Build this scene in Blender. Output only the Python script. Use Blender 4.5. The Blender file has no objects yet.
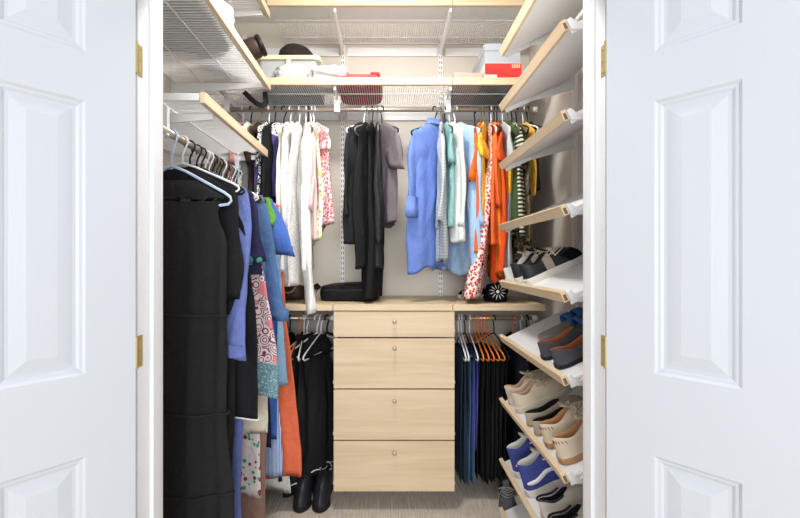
import bpy, bmesh, math, random
from math import sin, cos, pi, radians, sqrt, atan2
from mathutils import Vector, Matrix, noise
random.seed(7)
S = bpy.context.scene
COL = S.collection
CAMZ = 1.265
F = 400.0
VX, VY = 386.0, 259.5

def px(x, y, d):
    """photo pixel at depth d -> world point"""
    return Vector(((x - VX) / F * d, d, CAMZ + (VY - y) / F * d))

# ------------------------------------------------------------------ materials
def lin(c):
    c /= 255.0
    return c / 12.92 if c <= 0.04045 else ((c + 0.055) / 1.055) ** 2.4
def rgb(r, g, b): return (lin(r), lin(g), lin(b), 1.0)

class NT:
    def __init__(s, name, rough=0.6, spec=0.3, metal=0.0):
        s.m = bpy.data.materials.new(name); s.m.use_nodes = True
        s.t = s.m.node_tree; s.n = s.t.nodes; s.l = s.t.links
        s.b = s.n['Principled BSDF']
        s.b.inputs['Roughness'].default_value = rough
        s.b.inputs['Specular IOR Level'].default_value = spec
        s.b.inputs['Metallic'].default_value = metal
    def node(s, typ, **kw):
        n = s.n.new(typ)
        for k, v in kw.items():
            if k.startswith('i_'): n.inputs[k[2:].replace('_', ' ')].default_value = v
            else: setattr(n, k, v)
        return n
    def link(s, a, b): s.l.new(a, b)
    def coord(s, scale=(1, 1, 1), rot=(0, 0, 0)):
        tc = s.node('ShaderNodeTexCoord'); mp = s.node('ShaderNodeMapping')
        mp.inputs['Scale'].default_value = scale; mp.inputs['Rotation'].default_value = rot
        s.link(tc.outputs['Object'], mp.inputs['Vector'])
        return mp.outputs['Vector']
    def ramp(s, fac, stops, interp='LINEAR'):
        r = s.node('ShaderNodeValToRGB'); r.color_ramp.interpolation = interp
        e = r.color_ramp.elements
        while len(e) < len(stops): e.new(0.5)
        for i, (p, c) in enumerate(stops): e[i].position = p; e[i].color = c
        s.link(fac, r.inputs['Fac']); return r.outputs['Color']
    def bump(s, h, strength=0.2, dist=0.01):
        bp = s.node('ShaderNodeBump'); bp.inputs['Strength'].default_value = strength
        bp.inputs['Distance'].default_value = dist
        s.link(h, bp.inputs['Height']); s.link(bp.outputs['Normal'], s.b.inputs['Normal'])

_M = {}
def plain(name, col, rough=0.6, spec=0.3, metal=0.0, bump=0.0, bscale=200):
    if name in _M: return _M[name]
    N = NT(name, rough, spec, metal)
    no = N.node('ShaderNodeTexNoise'); no.inputs['Scale'].default_value = bscale
    N.link(N.coord(), no.inputs['Vector'])
    d = tuple(c * 0.95 for c in col[:3]) + (1,)
    N.link(N.ramp(no.outputs['Fac'], [(0.3, d), (0.7, col)]), N.b.inputs['Base Color'])
    if bump: N.bump(no.outputs['Fac'], bump, 0.003)
    _M[name] = N.m; return N.m

def wood(name, c1, c2, axis='x'):
    if name in _M: return _M[name]
    N = NT(name, 0.45, 0.35)
    sc = {'x': (3, 60, 60), 'y': (60, 3, 60), 'z': (60, 60, 3)}[axis]
    no = N.node('ShaderNodeTexNoise'); no.inputs['Scale'].default_value = 1.0
    no.inputs['Detail'].default_value = 5; no.inputs['Distortion'].default_value = 0.8
    N.link(N.coord(sc), no.inputs['Vector'])
    no2 = N.node('ShaderNodeTexNoise'); no2.inputs['Scale'].default_value = 0.12; no2.inputs['Detail'].default_value = 3
    no2.inputs['Distortion'].default_value = 2.0
    N.link(N.coord(sc), no2.inputs['Vector'])
    mx = N.node('ShaderNodeMath', operation='MULTIPLY_ADD')
    N.link(no.outputs['Fac'], mx.inputs[0]); mx.inputs[1].default_value = 0.5
    N.link(no2.outputs['Fac'], mx.inputs[2])
    N.link(N.ramp(mx.outputs[0], [(0.5, c2), (0.95, c1)]), N.b.inputs['Base Color'])
    _M[name] = N.m; return N.m

def fabric(name, col, pat=None, c2=None, c3=None, sc=1.0, rough=0.9, sheer=0.0):
    """cloth with weave and wrinkle bump; pat: vstripe hstripe floral swirl dots weave print"""
    if name in _M: return _M[name]
    N = NT(name, rough, 0.06)
    N.b.inputs['Sheen Weight'].default_value = 0.0
    co = N.coord()
    nz = N.node('ShaderNodeTexNoise'); nz.inputs['Scale'].default_value = 60; nz.inputs['Detail'].default_value = 3
    N.link(co, nz.inputs['Vector'])
    dk = tuple(c * 0.86 for c in col[:3]) + (1,)
    base = N.ramp(nz.outputs['Fac'], [(0.3, dk), (0.7, col)])
    if pat in ('vstripe', 'hstripe'):
        w = N.node('ShaderNodeTexWave', bands_direction='X' if pat == 'vstripe' else 'Z')
        w.inputs['Scale'].default_value = 30 * sc; w.inputs['Distortion'].default_value = 0.4
        N.link(co, w.inputs['Vector'])
        stops = [(0.0, col), (0.45, c2)] if c3 is None else [(0.0, col), (0.35, c2), (0.7, c3)]
        base = N.ramp(w.outputs['Fac'], stops, 'CONSTANT')
    elif pat in ('floral', 'swirl', 'dots'):
        v = N.node('ShaderNodeTexVoronoi'); v.inputs['Scale'].default_value = 25 * sc
        N.link(co, v.inputs['Vector'])
        if pat == 'swirl':
            m = N.node('ShaderNodeMath', operation='MULTIPLY'); m.inputs[1].default_value = 26
            N.link(v.outputs['Distance'], m.inputs[0])
            sn = N.node('ShaderNodeMath', operation='SINE'); N.link(m.outputs[0], sn.inputs[0])
            base = N.ramp(sn.outputs[0], [(0.0, col), (0.35, c2)], 'CONSTANT')
            sp = N.node('ShaderNodeSeparateColor'); N.link(v.outputs['Color'], sp.inputs[0])
            mix = N.node('ShaderNodeMix', data_type='RGBA')
            st = N.node('ShaderNodeMath', operation='GREATER_THAN'); st.inputs[1].default_value = 0.82
            N.link(sp.outputs[0], st.inputs[0]); N.link(st.outputs[0], mix.inputs['Factor'])
            N.link(base, mix.inputs['A']); mix.inputs['B'].default_value = c3 or c2
            base = mix.outputs['Result']
        elif pat == 'floral':
            sp = N.node('ShaderNodeSeparateColor'); N.link(v.outputs['Color'], sp.inputs[0])
            pc = N.ramp(sp.outputs[0], [(0.0, c2), (0.35, c3 or c2), (0.6, col)], 'CONSTANT')
            mix = N.node('ShaderNodeMix', data_type='RGBA')
            st = N.node('ShaderNodeMath', operation='LESS_THAN'); st.inputs[1].default_value = 0.42
            N.link(v.outputs['Distance'], st.inputs[0]); N.link(st.outputs[0], mix.inputs['Factor'])
            N.link(base, mix.inputs['A']); N.link(pc, mix.inputs['B']); base = mix.outputs['Result']
        else:
            base = N.ramp(v.outputs['Distance'], [(0.0, col), (0.14, c2), (0.46, col)], 'CONSTANT')
    elif pat == 'print':
        n2 = N.node('ShaderNodeTexNoise'); n2.inputs['Scale'].default_value = 30 * sc; n2.inputs['Detail'].default_value = 1
        n2.inputs['Distortion'].default_value = 1.5
        N.link(co, n2.inputs['Vector'])
        stops = [(0.0, col), (0.5, c2)] if c3 is None else [(0.0, col), (0.48, c2), (0.6, c3)]
        base = N.ramp(n2.outputs['Fac'], stops, 'CONSTANT')
    N.link(base, N.b.inputs['Base Color'])
    # wrinkles (large soft) + weave (fine)
    wr = N.node('ShaderNodeTexNoise'); wr.inputs['Scale'].default_value = 9; wr.inputs['Detail'].default_value = 5
    wr.inputs['Distortion'].default_value = 1.2
    N.link(N.coord((1, 1, 0.45)), wr.inputs['Vector'])
    ad = N.node('ShaderNodeMath', operation='MULTIPLY_ADD'); ad.inputs[1].default_value = 0.06
    N.link(nz.outputs['Fac'], ad.inputs[0]); N.link(wr.outputs['Fac'], ad.inputs[2])
    N.bump(ad.outputs[0], 0.55, 0.03)
    if sheer:
        N.b.inputs['Alpha'].default_value = 1 - sheer
    _M[name] = N.m; return N.m

BIRCH = wood('birch', rgb(226, 205, 174), rgb(207, 182, 147), 'x')
BIRCHY = wood('birch_lengthwise', rgb(226, 205, 174), rgb(207, 182, 147), 'y')
BIRCHTOP = wood('birch_counter', rgb(226, 206, 172), rgb(208, 184, 146), 'x')
WHITE = plain('white_coated_steel', rgb(240, 240, 240), 0.4, 0.4)
SHELFW = plain('white_shelf_board', rgb(232, 232, 232), 0.5, 0.3)
TRIMW = plain('white_trim_paint', rgb(240, 241, 243), 0.45, 0.4)
PAINT_W = plain('white_wall_paint', rgb(236, 238, 240), 0.6, 0.3, bump=0.05, bscale=150)
WALLP = plain('beige_wall_paint', rgb(220, 213, 202), 0.85, 0.15, bump=0.06, bscale=180)
CEILP = plain('ceiling_paint', rgb(243, 242, 240), 0.9, 0.1, bump=0.1, bscale=80)
CHROME = plain('satin_chrome', rgb(196, 184, 170), 0.3, 0.5, 0.7)
BRASS = plain('aged_brass', rgb(196, 180, 130), 0.35, 0.5, 0.75)
DARKM = plain('dark_slot', rgb(70, 66, 62), 0.8)
BLACKP = plain('black_plastic', rgb(24, 24, 26), 0.45)
WHITEP = plain('white_plastic', rgb(238, 238, 240), 0.35)
LBLUEP = plain('pale_blue_plastic', rgb(186, 206, 232), 0.35)
ORANGEP = plain('orange_plastic', rgb(238, 130, 50), 0.4)
CREAMP = plain('cream_plastic', rgb(236, 224, 176), 0.4)
GREYP = plain('grey_velvet_plastic', rgb(120, 118, 120), 0.6)
OLIVEP = plain('olive_brown_plastic', rgb(120, 108, 74), 0.5)
CLEAR = NT('frosted_plastic', 0.25, 0.5)
CLEAR.b.inputs['Base Color'].default_value = rgb(232, 236, 240)
CLEAR.b.inputs['Transmission Weight'].default_value = 0.55
CLEAR.b.inputs['IOR'].default_value = 1.15
CLEAR = CLEAR.m

def door_mat():
    N = NT('white_moulded_door_paint', 0.42, 0.4)
    N.b.inputs['Base Color'].default_value = rgb(203, 207, 213)
    no = N.node('ShaderNodeTexNoise'); no.inputs['Scale'].default_value = 1; no.inputs['Detail'].default_value = 4
    N.link(N.coord((220, 220, 9)), no.inputs['Vector'])
    N.bump(no.outputs['Fac'], 0.12, 0.002)
    return N.m
DOORM = door_mat()

def floor_mat():
    N = NT('grey_beige_carpet', 0.85, 0.15)
    no = N.node('ShaderNodeTexNoise'); no.inputs['Scale'].default_value = 1; no.inputs['Detail'].default_value = 6
    N.link(N.coord((170, 7, 1)), no.inputs['Vector'])
    N.link(N.ramp(no.outputs['Fac'], [(0.3, rgb(176, 162, 146)), (0.7, rgb(222, 212, 200))]), N.b.inputs['Base Color'])
    N.bump(no.outputs['Fac'], 0.5, 0.004)
    return N.m
FLOORM = floor_mat()

# ------------------------------------------------------------------ object helpers
def obj(name, bm, mat, parent=None, smooth=False, loc=(0, 0, 0), rot=(0, 0, 0), recalc=True):
    if recalc: bmesh.ops.recalc_face_normals(bm, faces=bm.faces[:])
    me = bpy.data.meshes.new(name); bm.to_mesh(me); bm.free()
    if mat: me.materials.append(mat)
    if smooth:
        for p in me.polygons: p.use_smooth = True
    o = bpy.data.objects.new(name, me); COL.objects.link(o)
    o.location = loc; o.rotation_euler = rot
    if parent: o.parent = parent
    return o

def tag(o, label, cat, group=None):
    o['label'] = label; o['category'] = cat
    if group: o['group'] = group
    return o
def thing(name, label, cat, loc=(0, 0, 0), rot=(0, 0, 0), group=None):
    o = bpy.data.objects.new(name, None); COL.objects.link(o)
    o.empty_display_size = 0.05
    o.location = loc; o.rotation_euler = rot
    return tag(o, label, cat, group)
def struct(name, bm, mat, **k):
    o = obj(name, bm, mat, **k); o['kind'] = 'structure'; return o
def copy_tree(o, parent=None):
    c = o.copy(); COL.objects.link(c)
    if parent: c.parent = parent
    for ch in list(o.children): copy_tree(ch, c)
    return c

def BM(): return bmesh.new()
def box(bm, x0, x1, y0, y1, z0, z1):
    v = [bm.verts.new(p) for p in ((x0,y0,z0),(x1,y0,z0),(x1,y1,z0),(x0,y1,z0),(x0,y0,z1),(x1,y0,z1),(x1,y1,z1),(x0,y1,z1))]
    for f in ((0,3,2,1),(4,5,6,7),(0,1,5,4),(1,2,6,5),(2,3,7,6),(3,0,4,7)): bm.faces.new([v[i] for i in f])
    return bm
def bevel(bm, w=0.003, seg=2):
    bmesh.ops.bevel(bm, geom=bm.edges[:], offset=w, segments=seg, profile=0.5, affect='EDGES', clamp_overlap=True)
    return bm
def bbox(x0, x1, y0, y1, z0, z1, w=0.003):
    return bevel(box(BM(), x0, x1, y0, y1, z0, z1), w)

def tube(bm, pts, r, n=8, closed=False, cap=True):
    pts = [Vector(p) for p in pts]; N = len(pts); rings = []; up = None
    rr = r if isinstance(r, (list, tuple)) else [r] * N
    for i, p in enumerate(pts):
        a = pts[i-1] if (i or closed) else p
        b = pts[(i+1) % N] if (i < N-1 or closed) else p
        t = (b - a).normalized()
        if up is None:
            up = Vector((0, 0, 1)) if abs(t.z) < 0.9 else Vector((1, 0, 0))
        u = (up - t * up.dot(t))
        if u.length < 1e-5: u = t.orthogonal()
        u.normalize(); w = t.cross(u); up = u
        rings.append([bm.verts.new(p + (u * cos(2*pi*k/n) + w * sin(2*pi*k/n)) * rr[i]) for k in range(n)])
    for i in range(N if closed else N-1):
        A, B = rings[i], rings[(i+1) % N]
        for k in range(n): bm.faces.new((A[k], A[(k+1) % n], B[(k+1) % n], B[k]))
    if cap and not closed:
        bm.faces.new(rings[0][::-1]); bm.faces.new(rings[-1])
    return bm

def loft(bm, rings, closed=True, cap0=False, cap1=False):
    R = [[bm.verts.new(p) for p in r] for r in rings]
    n = len(R[0])
    for a, b in zip(R, R[1:]):
        for k in range(n if closed else n-1):
            bm.faces.new((a[k], a[(k+1) % n], b[(k+1) % n], b[k]))
    if cap0: bm.faces.new(R[0][::-1])
    if cap1: bm.faces.new(R[-1])
    return bm

def lathe(bm, prof, n=24, c=(0, 0, 0)):
    return loft(bm, [[(c[0]+r*cos(2*pi*k/n), c[1]+r*sin(2*pi*k/n), c[2]+z) for k in range(n)] for r, z in prof], True, True, True)

# ------------------------------------------------------------------ the room
XL, XR, YB, YF = -1.08, 0.894, 2.5, 1.135     # closet walls; back face of the door wall
ZC = 2.74
OL, OR, OT = -0.633, 0.559, 2.05              # door opening
D0 = 1.02                                     # bedroom face of the door wall
struct('floor', box(BM(), -3.0, 3.0, -2.5, YB+0.1, -0.1, 0.0), FLOORM)
struct('ceiling', box(BM(), -3.0, 3.0, D0-0.0, YB+0.1, ZC, ZC+0.1), CEILP)
struct('wall_back', box(BM(), XL-0.1, XR+0.1, YB, YB+0.1, 0, ZC), WALLP)
struct('wall_left', box(BM(), XL-0.1, XL, YF, YB, 0, ZC), WALLP)
struct('wall_right', box(BM(), XR, XR+0.1, YF, YB, 0, ZC), WALLP)
b = BM()
box(b, -3.0, OL-0.018, D0+0.012, YF, 0, ZC); box(b, OR+0.018, 3.0, D0+0.012, YF, 0, ZC)
box(b, OL-0.018, OR+0.018, D0+0.012, YF, OT+0.018, ZC)
struct('wall_front', b, PAINT_W)
b = BM()
box(b, OL-0.018, OL, D0, YF, 0, OT); box(b, OL, OL+0.010, D0+0.052, D0+0.085, 0, OT-0.018)
struct('trim_1', b, TRIMW)
b = BM()
box(b, OR, OR+0.018, D0, YF, 0, OT); box(b, OR-0.010, OR, D0+0.052, D0+0.085, 0, OT-0.018)
struct('trim_2', b, TRIMW)
struct('trim_3', box(BM(), OL-0.018, OR+0.018, D0, YF, OT, OT+0.018), TRIMW)
struct('baseboard_back', bbox(XL, XR, YB-0.014, YB, 0, 0.085, 0.004), PAINT_W)
struct('baseboard_left', bbox(XL, XL+0.014, YF, YB-0.014, 0, 0.085, 0.004), PAINT_W)
struct('baseboard_right', bbox(XR-0.014, XR, YF, YB-0.014, 0, 0.085, 0.004), PAINT_W)

# six-panel doors, swung open towards the bedroom
def door(name, hx, hy, ang, front_sign, label_y):
    W, H, T = 0.61, 2.03, 0.035
    xs = [0, 0.103, 0.256, 0.354, 0.507, W]
    zs = [0, 0.24, 0.80, 0.99, 1.622, 1.735, 1.925, H]
    bm = BM()
    for sgn in (1, -1):
        yb = 0.0 if sgn == front_sign else -front_sign * T
        def P(x, z, dep): return bm.verts.new((x, yb - sgn * dep, z))
        for i in range(5):
            for j in range(7):
                x0, x1, z0, z1 = xs[i], xs[i+1], zs[j], zs[j+1]
                if i in (1, 3) and j in (1, 3, 5):
                    loops = [(0, 0), (0.006, 0.004), (0.011, 0.0045), (0.017, 0.0075), (0.023, 0.0075), (0.048, 0.0025), (0.050, 0.002)]
                    prev = None
                    for ins, dep in loops:
                        L = [P(x0+ins, z0+ins, dep), P(x1-ins, z0+ins, dep), P(x1-ins, z1-ins, dep), P(x0+ins, z1-ins, dep)]
                        if prev:
                            for k in range(4): bm.faces.new((prev[k], prev[(k+1) % 4], L[(k+1) % 4], L[k]))
                        prev = L
                    bm.faces.new(prev)
                else:
                    bm.faces.new((P(x0, z0, 0), P(x1, z0, 0), P(x1, z1, 0), P(x0, z1, 0)))
    y0, y1 = 0.0, -front_sign * T
    for a, c in (((0, 0), (0, H)), ((W, 0), (W, H)), ((0, 0), (W, 0)), ((0, H), (W, H))):
        bm.faces.new([bm.verts.new((a[0], y0, a[1])), bm.verts.new((c[0], y0, c[1])), bm.verts.new((c[0], y1, c[1])), bm.verts.new((a[0], y1, a[1]))])
    bmesh.ops.remove_doubles(bm, verts=bm.verts[:], dist=1e-5)
    d = struct(name, bm, DOORM, loc=(hx, hy, 0.01), rot=(0, 0, ang))
    for hz in (0.235, 1.02, 1.765):
        h = BM()
        # leaf seen on the jamb side, and the knuckle
        tube(h, [(-0.003, -front_sign*0.004, hz-0.040), (-0.003, -front_sign*0.004, hz+0.040)], 0.0042, 10)
        obj('hinge', h, BRASS, d)
    return d
door('door_2', 0.553, 1.003, atan2(-0.746, 0.666), -1, None)
door('door_1', -0.628, 1.003, atan2(-0.768, -0.64), 1, None)
# hinge leaves let into the jambs
for sx, nm in ((OL, 'left'), (OR, 'right')):
    for hz in (1.775, 1.03, 0.245):
        h = BM(); s = 1 if sx < 0 else -1
        box(h, min(sx, sx+s*0.0015), max(sx, sx+s*0.0015), D0+0.001, D0+0.018, hz-0.040, hz+0.040)
        for q in (-0.03, 0.0, 0.03):
            tube(h, [(sx+s*0.001, D0+0.010, hz+q), (sx+s*0.0026, D0+0.010, hz+q)], 0.003, 8)
        where = {1.775: 'upper', 1.03: 'middle', 0.245: 'lower'}[hz]
        tag(obj('hinge_leaf', h, BRASS), f'{where} brass hinge leaf screwed to the {nm} white door jamb', 'hinge')

# closet ceiling lamp (above the frame)
lamp = thing('ceiling_light', 'round flush ceiling light with frosted diffuser above the closet floor', 'lamp', (-0.06, 1.50, ZC))
obj('base', lathe(BM(), [(0.17, 0.0), (0.17, -0.025), (0.155, -0.03)], 32), WHITE, lamp)
em = NT('lamp_diffuser', 0.5); em.b.inputs['Base Color'].default_value = (0.9, 0.9, 0.9, 1)
em.b.inputs['Emission Color'].default_value = (1.0, 0.95, 0.88, 1); em.b.inputs['Emission Strength'].default_value = 5.0
obj('diffuser', lathe(BM(), [(0.152, -0.026), (0.145, -0.055), (0.10, -0.078), (0.03, -0.086)], 32), em.m, lamp, smooth=True)
ld = bpy.data.lights.new('closet_ceiling_fill', 'POINT'); ld.shadow_soft_size = 0.07; ld.energy = 12; ld.color = (1.0, 0.97, 0.93)  # unseen point light added below the fixture to brighten the ceiling
lo = bpy.data.objects.new('closet_ceiling_fill', ld); COL.objects.link(lo); lo.location = (-0.06, 1.50, ZC-0.17)
ld2 = bpy.data.lights.new('closet_lamp_downlight', 'AREA'); ld2.shape = 'DISK'; ld2.size = 0.30; ld2.energy = 11; ld2.color = (1.0, 0.97, 0.93)
lo2 = bpy.data.objects.new('closet_lamp_downlight', ld2); COL.objects.link(lo2); lo2.location = (-0.06, 1.50, ZC-0.092)

# ------------------------------------------------------------------ wall standards and brackets
STX = (-0.88, -0.27, 0.34, 0.80)
def standard(x, label, z0=0.35, z1=2.66):
    t = thing('wall_standard', label, 'shelf upright', (x, YB, z0), group='slotted uprights on the back wall')
    h = z1 - z0
    bm = BM(); box(bm, -0.0125, 0.0125, -0.012, 0, 0, h)
    obj('channel', bm, WHITE, t)
    s = BM(); z = 0.02
    while z < h - 0.03:
        for q in (-0.0055, 0.0055): box(s, q-0.0018, q+0.0018, -0.0125, -0.0118, z, z+0.015)
        z += 0.032
    obj('slots', s, DARKM, t)
    for hz, dep in ((CAMZ+1.325, 0.39), (CAMZ+0.912, 0.39), (CAMZ-0.245, 0.44)):
        bb = BM(); zz = hz - z0
        # tapering blade
        P = [(-0.012, -0.055), (-dep, -0.018), (-dep, 0.0), (-0.012, 0.0)]
        L = [[(sx, y, zz+z) for y, z in P] for sx in (-0.006, 0.006)]
        loft(bb, L, True, True, True)
        obj('bracket', bb, WHITE, t)
    return t
standard(STX[0], 'white slotted wall upright behind the white blouses at the left')
standard(STX[1], 'white slotted wall upright between the pink print top and the black clothes')
standard(STX[2], 'white slotted wall upright behind the blue shirts')
standard(STX[3], 'white slotted wall upright behind the shoe shelves at the right')

# ------------------------------------------------------------------ wire shelves
def wire_shelf(label, group, x0, x1, depth, loc, rotz=0, rods=(0.03, 0.16, 0.33), trim_mat=None, endcap=False, pitch=0.0128):
    """local: x along the shelf, front edge at y=0, back at y=depth, bottom of the trim z=0"""
    t = thing('wire_shelf', label, 'shelf', loc, (0, 0, rotz), group)
    bm = BM(); n = int((x1-x0)/pitch); r = pitch*0.13
    for i in range(n+1):
        x = x0 + 0.003 + (x1-x0-0.006)*i/n
        box(bm, x-r, x+r, 0.018, depth, 0.020, 0.0244)
    obj('wire_deck', bm, WHITE, t)
    for ry in rods + (depth-0.004,):
        rb = BM(); tube(rb, [(x0, ry, 0.0165), (x1, ry, 0.0165)], 0.0035, 8); obj('cross_rod', rb, WHITE, t)
    obj('front_trim', bbox(x0, x1, 0, 0.018, 0.0, 0.038, 0.002), trim_mat or BIRCH, t)
    return t
YM = 2.095
ZM = CAMZ + 0.916
segs = ((XL+0.005, -0.279, 'left'), (-0.276, 0.346, 'middle'), (0.349, 0.80, 'right'))
for a, c, w in segs:
    extra = {'left': 'below the black hat', 'middle': 'with a red cloth on it', 'right': 'below the red shoe box'}[w]
    wire_shelf(f'white birch-edged wire shelf on the back wall {extra}', 'wire shelves of the back wall', a, c, YB-0.012-YM, (0, YM, ZM))
    wire_shelf(f'topmost white wire shelf with birch edge on the back wall, {w} section', 'wire shelves of the back wall', a if w != 'left' else -0.62, c, 0.40, (0, 2.085, CAMZ+1.325))
# left wall shelves: local x runs along depth, front faces +X ; rotz=90deg : local x->+Y, local y->-X
def left_shelf(label, d0, d1, z, xf=-0.60):
    t = wire_shelf(label, 'wire shelves of the left wall', d0, d1, abs(XL - xf) - 0.006, (xf, 0, z), pi/2, (0.03, 0.167, 0.33), BIRCH, pitch=0.0165)
    for d in (d0, d1):
        e = BM(); s = 1
        box(e, d-0.003, d+0.003, 0.019, abs(XL-xf)-0.008, 0.008, 0.032)
        obj('end_strip', e, WHITE, t)
    return t
ZLU, ZLL, ZLT = CAMZ+0.880, CAMZ+0.518, CAMZ+1.245
left_shelf('upper white wire shelf with birch edge on the left wall', 1.16, 2.085, ZLU)
left_shelf('lower white wire shelf with birch edge above the left clothes rod', 1.325, 2.09, ZLL)
left_shelf('topmost white wire shelf with birch edge on the left wall', 1.16, 2.07, ZLT)
for d in (1.45, 2.02):
    t = thing('wall_standard', f'white slotted upright on the left wall {"behind the black dress" if d < 1.6 else "near the back corner"}', 'shelf upright', (XL, d, 0.6))
    obj('channel', box(BM(), 0, 0.012, -0.0125, 0.0125, 0, 2.05), WHITE, t)
    for hz in ((ZLT, ZLU, ZLL) if d > 1.6 else (ZLL,)):
        bb = BM(); P = [(0.012, -0.045), (0.455, -0.012), (0.455, 0.008), (0.012, 0.008)]
        loft(bb, [[(x, y, hz-0.6+z) for x, z in P] for y in (-0.005, 0.005)], True, True, True)
        obj('bracket', bb, WHITE, t)

# counter boards
ZK = CAMZ - 0.226
for a, c, w in ((XL+0.005, -0.267, 'below the white blouses'), (-0.265, 0.332, 'over the chest of drawers'), (0.334, 0.797, 'over the orange hangers')):
    t = thing('counter_board', f'birch counter board {w}', 'counter', (0, 2.0, ZK), group='boards of the birch counter')
    obj('top', bbox(a, c, 0.016, YB-0.013-2.0, -0.024, 0.0, 0.0015), BIRCHTOP, t)
    obj('front_edge', bbox(a, c, 0, 0.016, -0.031, 0.0005, 0.002), BIRCH, t)

# drawer unit
dr = thing('drawer_unit', 'birch chest of four drawers hung under the counter', 'drawers', (0, 2.004, 0.105))
def dz(y): return CAMZ + (VY - y)/F*2.004 - 0.105
x0, x1 = (333.6-VX)/F*2.004, (454.6-VX)/F*2.004
fr = BM()
for sx in (x0+0.006, x1-0.006):
    for yy in (0.05, 0.43): tube(fr, [(sx, yy, 0.0), (sx, yy, dz(311))], 0.007, 8)
    for q in (336, 388, 440, 490):
        box(fr, sx-0.012 if sx < 0 else sx-0.002, sx+0.002 if sx < 0 else sx+0.012, 0.022, 0.43, dz(q-3), dz(q-3)+0.012)
obj('frame', fr, WHITE, dr)
for i, (ya, yb) in enumerate(((311.6, 337.2), (338.6, 388.6), (389.9, 440.0), (441.4, 491.6))):
    za, zb = dz(yb), dz(ya)
    d = obj('drawer', bbox(x0, x1, 0, 0.018, za, zb, 0.0015), BIRCH, dr)
    bx_ = BM(); box(bx_, x0+0.02, x1-0.02, 0.019, 0.42, za+0.02, zb-0.025); obj('drawer_box', bx_, SHELFW, d)
    kx, kz = (394.5-VX)/F*2.0, dz((321.5, 348, 400.5, 452)[i])
    kb = BM()
    prof = [(0.004, 0.0), (0.004, 0.010), (0.009, 0.014), (0.0105, 0.020), (0.008, 0.025), (0.002, 0.027)]
    loft(kb, [[(kx+r*cos(2*pi*k/16), -h, kz+r*sin(2*pi*k/16)) for k in range(16)] for r, h in prof], True, True, True)
    obj('knob', kb, plain('nickel_knob', rgb(190, 182, 168), 0.3, 0.5, 0.4), d, smooth=True)

# rods
def rod(label, p0, p1, r=0.0125, caps=True):
    t = thing('clothes_rod', label, 'rod', p0)
    d = Vector(p1) - Vector(p0)
    obj('bar', tube(BM(), [(0, 0, 0), d], r, 16), CHROME, t, smooth=True)
    for q in ((0, 0, 0), d):
        q = Vector(q); s = d.normalized()
        obj('end_cap', tube(BM(), [q - s*0.012, q + s*0.012], r+0.003, 16), WHITEP, t, smooth=True)
    return t
YR = 2.22
ZRU, ZRL = CAMZ+0.832, CAMZ-0.325
r1 = rod('long chrome clothes rod on the back wall above the counter', (-0.95, YR, ZRU), (0.825, YR, ZRU))
for x in STX[:3]:
    h = BM(); box(h, x+0.95-0.016, x+0.95+0.016, -0.017, 0.017, -0.018, 0.03); box(h, x+0.95-0.018, x+0.95+0.018, -0.004, 0.004, 0.03, 0.075)
    obj('rod_holder', h, WHITEP, r1)
    h = BM(); box(h, x+0.95-0.03, x+0.95+0.03, 0.262, 0.2665, -0.10, -0.02)
rod('chrome clothes rod under the counter left of the drawers', (-0.86, YR, ZRL), (-0.295, YR, ZRL))
rod('chrome clothes rod under the counter right of the drawers', (0.36, YR, ZRL), (0.825, YR, ZRL))
ZRS, XRS = CAMZ+0.437, -0.75
rl = rod('chrome clothes rod along the left wall', (XRS, 1.30, ZRS), (XRS, 2.085, ZRS))
for q in (0.06, 0.72):
    obj('rod_holder', box(BM(), -0.010, 0.010, q-0.008, q+0.008, -0.016, 0.080), WHITEP, rl)

# white hang rail on the wall at the back of the middle shelf
for a, c, w in ((XL, -0.29, 'left of the first upright'), (-0.25, 0.32, 'between the two middle uprights'), (0.36, 0.80, 'behind the orange tops')):
    tag(obj('shelf_rail', bbox(a+0.01, c, YB-0.011, YB-0.001, ZM-0.05, ZM+0.0, 0.001), WHITE), f'white steel rail on the back wall {w}', 'rail')
    tag(obj('shelf_rail', bbox(a+0.01, c, YB-0.011, YB-0.001, CAMZ+1.265, CAMZ+1.315, 0.001), WHITE), f'white steel rail under the topmost shelf {w}', 'rail')

# ------------------------------------------------------------------ hangers
HB = 0.168          # depth of the hanger's shoulder tips below the rod centre
def hanger_mesh(r=0.0036, half=0.205, notch=True):
    bm = BM(); R = 0.0195; c = Vector((0, 0, -0.0030))
    pts = [c + Vector((R*cos(a), 0, R*sin(a))) for a in [radians(200 - k*18) for k in range(14)]]   # hook over the rod
    pts += [(0.004, 0, -0.040), (0.0, 0, -0.052), (0.0, 0, -0.082)]
    tube(bm, pts, r, 7)
    loop = [(0, 0, -0.082), (0.05, 0, -0.098), (0.12, 0, -0.128), (half-0.02, 0, -0.156), (half, 0, -0.168), (half+0.004, 0, -0.178),
            (half-0.006, 0, -0.187), (half-0.03, 0, -0.190), (0, 0, -0.190)]
    loop = loop + [(-x, y, z) for x, y, z in loop[-2:0:-1]]
    tube(bm, loop, r*1.15, 7, closed=True)
    return bm
_HM = {}
def hanger(mat, colname, pos, yaw, label, group, thick=1.0, hs=1.0):
    key = (mat.name, thick)
    if key not in _HM:
        o = obj('hanger', hanger_mesh(0.0036*thick), mat, smooth=True); _HM[key] = o
    else:
        o = _HM[key].copy(); COL.objects.link(o)
    o.location = (pos[0], pos[1], pos[2] - (hs-1)*0.014); o.rotation_euler = (0, 0, yaw); o.scale = (1, 1, hs)
    return tag(o, label, 'hanger', group)
HC = {'white': (WHITEP, 'white plastic hanger'), 'black': (BLACKP, 'black plastic hanger'), 'blue': (LBLUEP, 'pale blue plastic hanger'),
      'orange': (ORANGEP, 'orange plastic hanger'), 'olive': (OLIVEP, 'olive brown hanger'), 'grey': (GREYP, 'grey hanger'),
      'chrome': (CHROME, 'thin metal wire hanger')}

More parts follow.
